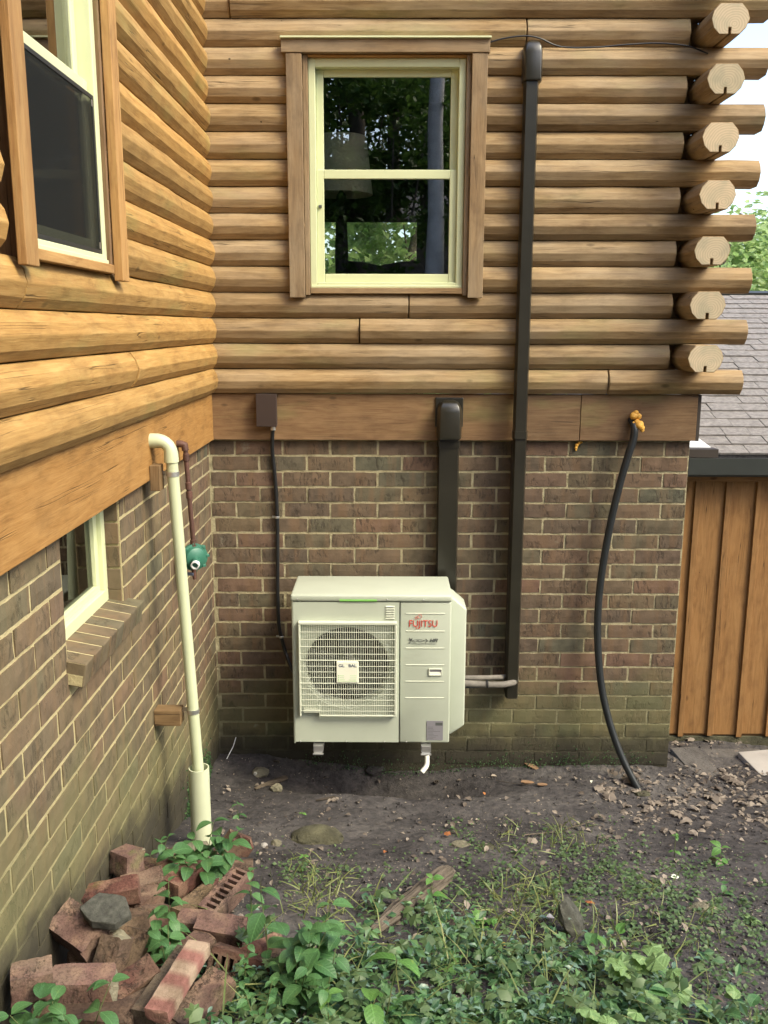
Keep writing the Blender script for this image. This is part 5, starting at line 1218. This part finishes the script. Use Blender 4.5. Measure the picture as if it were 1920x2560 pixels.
# ------------------------------------------------------------------ ground cover, grass, litter (uncountable)
def scatter(name, mat, label, cat, count, pxbox, dens, size, geo, up_=(.2, 1.), lift=(.0, .03), seed=0, tilt=.5, maxz=None):
    rr = random.Random(seed); m = MB(); n = 0; tries = 0; V, F = geo
    while n < count and tries < count*12:
        tries += 1; x = rr.uniform(pxbox[0], pxbox[2]); y = rr.uniform(pxbox[1], pxbox[3])
        if rr.random() > dens(x, y): continue
        d = ray(x, y)
        # fast ground hit: secant iterations
        t = 4.
        for _ in range(6):
            p = CAM+d*t; g_ = ground(p.x, p.y); t += (p.z-g_)/max(.15, -d.z+.0)*.75
        p = CAM+d*t
        if p.x < .02 or p.y > -.01 and p.x < W: continue
        s = size*rr.uniform(.55, 1.25); M_ = Matrix.Translation((p.x, p.y, ground(p.x, p.y)+rr.uniform(*lift))) @ Matrix.Rotation(rr.uniform(0, 6.283), 4, 'Z') @ Matrix.Rotation(rr.uniform(-tilt, tilt*.6), 4, 'Y') @ Matrix.Rotation(rr.uniform(-tilt, tilt), 4, 'X') @ Matrix.Scale(s, 4)
        m.add([M_ @ Vector(v) for v in V], F); n += 1
    o = m.build(name, mat, fixn=False, smooth=True); tag(o, label, cat, kind='stuff'); return o
small = leaf_geo(1, .55, .25, .3, 2); smallr = leaf_geo(1, .8, .2, .2, 2); curly = leaf_geo(1, .6, .22, .22, 3)
def d_ivy(x, y):
    edge = 2290 + (60 if x < 900 else 0) + max(0, x-1120)*.30 + 60*noise.noise((x*.006, y*.006, 1))
    v = sstep(edge-50, edge+110, y); v *= 1-.5*sstep(1500, 1800, x); v *= sstep(480, 680, x+ (y-2400)*.3)
    return v*(.10+.90*sstep(-.12, .22, noise.noise((x*.013, y*.013, 5)))*(.5+.5*sstep(-.1, .2, noise.noise((x*.03, y*.03, 9)))))
scatter('ivy_bed', 'ground_cover_leaf', 'dense dark green ivy and periwinkle covering the soil', 'ground cover', 3300, (420, 2200, 1960, 2660), d_ivy, .042, small, lift=(.0, .085), seed=1, tilt=.7)
scatter('ivy_bed', 'clover_leaf', 'lighter lobed ivy leaves lying over the dark ground cover', 'ground cover', 430, (420, 2220, 1960, 2660), d_ivy, .060, lobed_geo(1, 1, 5, .25), lift=(.03, .11), seed=21, tilt=.6)
scatter('ivy_bed', 'pale_cover', 'small glossy bluish leaves sprinkled through the ivy', 'ground cover', 750, (420, 2240, 1960, 2660), d_ivy, .034, leaf_geo(1, .42, .25, .3, 3), lift=(.03, .10), seed=22, tilt=.6)
scatter('dry_stems', 'grass_blade', 'thin dry stems tangled through the ivy', 'stems', 260, (420, 2240, 1960, 2660), d_ivy, .20, ([(0, -.012, 0), (0, .012, 0), (.5, -.012, .10), (.5, .012, .10), (1, 0, .04)], [(0, 1, 3, 2), (2, 3, 4)]), lift=(.01, .08), seed=23, tilt=.5)
def d_clo(x, y):
    a = math.exp(-(((x-1420)/150)**2+((y-2160)/75)**2)) + math.exp(-(((x-1740)/140)**2+((y-2270)/70)**2))*.9 + .55*math.exp(-(((x-1250)/300)**2+((y-2240)/70)**2)) + .4*math.exp(-(((x-1150)/60)**2+((y-2100)/60)**2)) + .7*math.exp(-(((x-1560)/250)**2+((y-2230)/90)**2)) + .5*math.exp(-(((x-1750)/250)**2+((y-2450)/120)**2)) + .8*math.exp(-(((x-760)/120)**2+((y-2190)/45)**2))
    return min(1, a)*(.15+.85*sstep(-.1, .3, noise.noise((x*.02, y*.02, 8))))
scatter('clover_patch', 'clover_leaf', 'sparse grey green clover and small weeds on the soil', 'weeds', 3800, (640, 2040, 1960, 2560), d_clo, .022, smallr, lift=(.0, .02), seed=2, tilt=.5)
blade = ([(0, -.03, 0), (0, .03, 0), (.35, -.025, .12), (.35, .025, .12), (.75, -.015, .14), (.75, .015, .14), (1, 0, .05)], [(0, 1, 3, 2), (2, 3, 5, 4), (4, 5, 6)])
def d_gr(x, y):
    a = math.exp(-(((x-800)/60)**2+((y-2240)/60)**2))*1.4 + math.exp(-(((x-1430)/60)**2+((y-2090)/35)**2)) + math.exp(-(((x-1310)/70)**2+((y-2250)/35)**2)) + .8*math.exp(-(((x-1270)/60)**2+((y-2110)/30)**2)) + .35*math.exp(-(((x-1400)/300)**2+((y-2350)/110)**2)) + .5*math.exp(-(((x-1400)/20)**2+((y-2330)/40)**2)); return min(1, a)
scatter('grass_tufts', 'grass_blade', 'thin yellowish grass tufts in the yard soil', 'grass', 900, (640, 2030, 1900, 2600), d_gr, .10, blade, lift=(.0, .012), seed=3, tilt=1.15)
def d_lit(x, y):
    a = 1.3*math.exp(-(((x-1640)/130)**2+((y-1960)/45)**2)) + 1.1*math.exp(-(((x-1850)/120)**2+((y-1990)/60)**2)) + .8*math.exp(-(((x-1780)/160)**2+((y-1860)/30)**2)) + .05*sstep(1900, 2000, y)*(1-sstep(2150, 2350, y))*sstep(500, 620, x) + .012 + .3*math.exp(-(((x-560)/70)**2+((y-2200)/120)**2)) + .35*math.exp(-(((x-1600)/260)**2+((y-2060)/30)**2))
    return min(1, a)*(.35+.65*sstep(-.2, .3, noise.noise((x*.015, y*.015, 2))))
scatter('leaf_litter', 'dead_leaf', 'brown fallen leaves drifted by the house corner and shed', 'leaf litter', 1700, (130, 1830, 1980, 2560), d_lit, .038, curly, lift=(.0, .018), seed=4, tilt=.55)
dead_lobed = lobed_geo(1, 1, 5, .25)
scatter('leaf_litter', 'dead_leaf', 'larger lobed brown leaves on the drift at the house corner', 'leaf litter', 80, (1480, 1840, 1980, 2090), d_lit, .085, dead_lobed, lift=(.005, .022), seed=14, tilt=.5)
scatter('wood_debris', 'debris', 'tiny pale chips, seeds and grit strewn over the soil', 'debris', 3300, (150, 1850, 1980, 2560), lambda x, y: .3+.7*sstep(-.2, .3, noise.noise((x*.008, y*.008, 4))), .0125, small, lift=(.0, .005), seed=5, tilt=.4)
scatter('soil_clods', 'soil', 'small crumbs of dark soil', 'soil', 2600, (480, 1850, 1980, 2560), lambda x, y: .3+.7*sstep(-.2, .3, noise.noise((x*.01, y*.01, 14))), .012, ([(1, 0, 0), (-.3, .9, 0), (-.7, -.8, .1), (0, 0, .9)], [(0, 1, 3), (1, 2, 3), (2, 0, 3)]), lift=(-.003, .003), seed=15, tilt=.6)
# single fallen leaves that stand out
for (x, y, s, m_, lab) in ((1110, 2092, .05, 'orange_leaf', 'orange brown fallen leaf standing on the bare soil'), (1212, 1992, .03, 'orange_leaf', 'small orange fallen leaf on bare soil in front of the hollow'), (965, 2133, .03, 'orange_leaf', 'crumpled rusty leaf right of the mossy boulder'), (1478, 2258, .055, 'orange_leaf', 'rusty lobed leaf among the clover'), (1243, 2370, .04, 'yellow_leaf', 'bright yellow fallen leaf in the ivy'), (1275, 2083, .02, 'yellow_leaf', 'tiny yellow leaf on the soil among grass'), (1750, 2028, .085, 'dead_leaf', 'long curled pale leaf on the soil below the leaf drift'), (1645, 2010, .07, 'dead_leaf', 'pale grey fallen leaf below the leaf drift'), (1695, 2035, .075, 'dead_leaf', 'tan fallen leaf beside the long curled one'), (835, 1998, .045, 'dead_leaf', 'brown curled leaf standing on the thin bark piece'), (1600, 2130, .05, 'dead_leaf', 'grey lobed leaf on bare soil in mid yard'), (1345, 2110, .075, 'dead_leaf', 'pale oak leaf caught on the dry stem'), (1695, 2195, .05, 'sticker_white', 'whitish leaf scrap on the soil at the right'), (1480, 1955, .03, 'sticker_white', 'white scrap on the soil left of the black hose'), (1385, 2300, .04, 'label_grey', 'pale lilac leaf above the standing grey stone')):
    kind = 'lobed' if s > .04 else 'oval2'; p = gp(x, y); rr = random.Random(x)
    o = link('fallen_leaf', leaf_mesh(kind, m_), None, p+Vector((0, 0, .012)), (rr.uniform(-.3, .3), rr.uniform(-.5, .1), rr.uniform(0, 6.28)), (s, s, s)); tag(o, lab, 'leaf')
# moss along the foot of the walls and on the heap
tuft = ([(0, 0, 0), (.5, .1, .9), (-.4, .3, .8), (.1, -.5, .85)], [(0, 1, 2), (0, 2, 3), (0, 3, 1)])
def moss(name, label, pts, count, size, seed):
    rr = random.Random(seed); m = MB()
    for i in range(count):
        c, sx, sy, sz = pts[rr.randrange(len(pts))]; p = Vector(c)+Vector((rr.gauss(0, sx), rr.gauss(0, sy), abs(rr.gauss(0, sz))))
        p.x = max(p.x, .006); p.y = min(p.y, -.006); p.z = max(p.z, ground(p.x, p.y)-.003)
        M_ = Matrix.Translation(p) @ Euler((rr.uniform(-.6, .6), rr.uniform(-.6, .6), rr.uniform(0, 6))).to_matrix().to_4x4() @ Matrix.Scale(size*rr.uniform(.5, 1.3), 4); m.add([M_ @ Vector(v) for v in tuft[0]], tuft[1])
    tag(m.build(name, 'ground_cover_leaf', fixn=False), label, 'moss', kind='stuff')
moss('moss', 'green moss along the foot of the left wall in the corner', [((.008, -.45-i*.08, ground(.02, -.45-i*.08)+.01), .008, .07, .09) for i in range(7)], 1500, .012, 3)
moss('moss', 'dark weeds along the foot of the back wall under the unit', [((.7+i*.16, -.02, ground(.7+i*.16, -.03)), .08, .012, .06) for i in range(14)], 900, .010, 4)

# ------------------------------------------------------------------ trees
def crown_mesh(name, seed, n, clumps, rad, leaf, mat='tree_leaf'):
    rr = random.Random(seed); m = MB(); cs = []
    for i in range(clumps):
        a = rr.uniform(0, 6.283); z = rr.uniform(-1, 1); q = math.sqrt(max(0, 1-z*z))*rr.uniform(.3, 1); cs.append((Vector((math.cos(a)*q*rad[0], math.sin(a)*q*rad[0], z*rad[1])), rr.uniform(.16, .34)*rad[0]))
    for i in range(n):
        c, r_ = cs[rr.randrange(clumps)]; p = c+Vector((rr.gauss(0, r_*.55), rr.gauss(0, r_*.55), rr.gauss(0, r_*.4)))
        M_ = Matrix.Translation(p) @ Euler((rr.uniform(-.9, .9), rr.uniform(-.9, .9), rr.uniform(0, 6.3))).to_matrix().to_4x4() @ Matrix.Scale(leaf*rr.uniform(.6, 1.3), 4)
        m.add([M_ @ Vector(v) for v in ((0, -.02, 0), (.5, -.3, .06), (1, 0, -.05), (.5, .3, .06))], [(0, 1, 2, 3)])
    return m.mesh(name, mat, fixn=False), cs
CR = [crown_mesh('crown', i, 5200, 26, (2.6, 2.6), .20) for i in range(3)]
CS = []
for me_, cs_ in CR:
    q = me_.copy(); q.materials.clear(); q.materials.append(MATS['sun_painted_leaf']); CS.append((q, cs_))
def trunk_mesh(h, r_, seed, mat, limbs, ch=.82):
    rr = random.Random(seed); m = MB(); k = 9; bend = [Vector((rr.uniform(-.04, .04)*h*(i/k), rr.uniform(-.04, .04)*h*(i/k), h*i/k)) for i in range(k+1)]; bend[0] = Vector((0, 0, -.4))
    m.tube(bend, [r_*(1.25 if i == 0 else 1-.75*i/k) for i in range(k+1)], 10)
    for c, q in limbs: 
        z0_ = rr.uniform(.55, .85)*h*min(1, ch+.1); b0 = bend[int(z0_/h*k)]; e = Vector((0, 0, h*ch))+c*.75; m.tube([b0, b0.lerp(e, .5)+Vector((0, 0, .2)), e], [r_*.32, r_*.2, r_*.06], 6)
    return m.mesh('trunk', mat, smooth=True, fixn=False)
def tree(x, y, h, r_, seed, label, group, mat='bark', crown=(1, 1, 1), ch=.82, ncr=1, cset=None):
    e = empty('tree', on_ground(x, y)); tag(e, label, 'tree', group); cm, cs = (cset or CR)[seed % 3]
    link('trunk', trunk_mesh(h, r_, seed, mat, [(Vector((c.x*crown[0], c.y*crown[1], c.z*crown[2])), q) for c, q in cs[:7]], ch), e)
    for i in range(ncr): link('crown', cm if i == 0 else CR[(seed+1) % 3][0], e, (0 if i == 0 else .8, 0 if i == 0 else -.5, h*ch-(2.4*i)), (0, 0, seed*1.3+i), crown)
    return e
lab = 'forest tree on the slope that faces the house, or one added off camera to block low sky'; grp = 'trees on the slope facing the house and trees added to block low sky'
tree(1.97, -12.2, 15, .17, 1, 'pale smooth trunked tree mirrored in the back window', None, 'pale_bark')
for i, (x, y, h, r_) in enumerate(((-.6, -13.5, 13, .16), (.35, -16, 15, .22), (-1.9, -15, 14, .13), (3.3, -15, 13, .06), (2.9, -18, 15, .05), (1.2, -21, 16, .2), (-3.6, -12, 13, .2), (-5.5, -16, 14, .25), (4.4, -22, 15, .2), (-1., -24, 17, .25), (2.4, -26, 16, .2), (-4.5, -23, 16, .2))):
    tree(x, y, h, r_, 2+i, lab, grp)
# off-camera trees added to block low sky, with a gap left for the sun
for i in range(26):
    a = R(118+i*5.6) if i < 26 else 0
    rad_ = 14+5*rnd.random(); x, y = 1+rad_*math.cos(a-R(0))*1.0, -3-abs(rad_*math.sin(a))
    if y > -8: y = -8-2*rnd.random()
    tree(x, y, 11+5*rnd.random(), .10+.12*rnd.random(), 50+i, lab, grp, crown=(1.5, 1.5, 1.3), ch=.66, ncr=2)
for i, (x, y) in enumerate(((13, -1), (15, 3), (16, -5), (14, 7), (17, -9), (18, 0), (12, -13), (14.5, -16), (9, -18), (11.5, -19), (7, -21))):  # unseen, added low enough to block horizon glow but not the sun
    tree(x, y, 6.5, .14, 80+i, 'unseen low tree added right of the clearing to block low sky', 'added trees right of the clearing', crown=(1.3, 1.3, .9), ch=.6)
def shrub(x, y, s, seed, label, group, zs=.6):
    e = empty('shrub', on_ground(x, y)); tag(e, label, 'shrub', group); cm, cs = CR[seed % 3]
    link('foliage', cm, e, (0, 0, 1.5*s), (0, 0, seed), (s*.62, s*.62, s*zs)); m = MB()
    for c, q in cs[:5]: m.tube([(0, 0, -.1), Vector((c.x*.3, c.y*.3, .8))*s, Vector((c.x*.6, c.y*.6, c.z*.6+1.5))*s], [.03*s, .022*s, .008*s], 5)
    m.build('stem', 'bark', e, fixn=False); return e
for i, (x, y, s) in enumerate(((-1.6, -14.5, 1.5), (1.1, -14.8, 1.4), (3.2, -13.2, 1.0), (.2, -19, 1.8), (3.9, -18, 1.6), (-3.2, -18, 1.8), (2.2, -23, 2.0), (-.8, -28, 2.4), (3.8, -28, 2.4))):
    shrub(x, y, s, i, 'understorey shrub on the wooded slope that faces the house', 'shrubs on the slope facing the house')
# behind the house, seen through the far window, and beyond the shed roof
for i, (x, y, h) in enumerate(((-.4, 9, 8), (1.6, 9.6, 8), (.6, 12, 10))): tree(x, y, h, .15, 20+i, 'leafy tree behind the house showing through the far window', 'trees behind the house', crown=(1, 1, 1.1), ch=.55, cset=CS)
for i, (x, y, h, cr_) in enumerate(((8.6, 15, 6, 1.), (10.6, 17, 7, 1.1), (7.6, 19, 7, 1.1), (12.5, 20, 9, 1.2), (9.2, 23, 9, 1.3))): tree(x, y, h, .14, 30+i, 'tree with sunlight painted into its leaves beyond the shed roof', 'trees beyond the shed', crown=(cr_, cr_, .8), ch=.55, cset=CS)
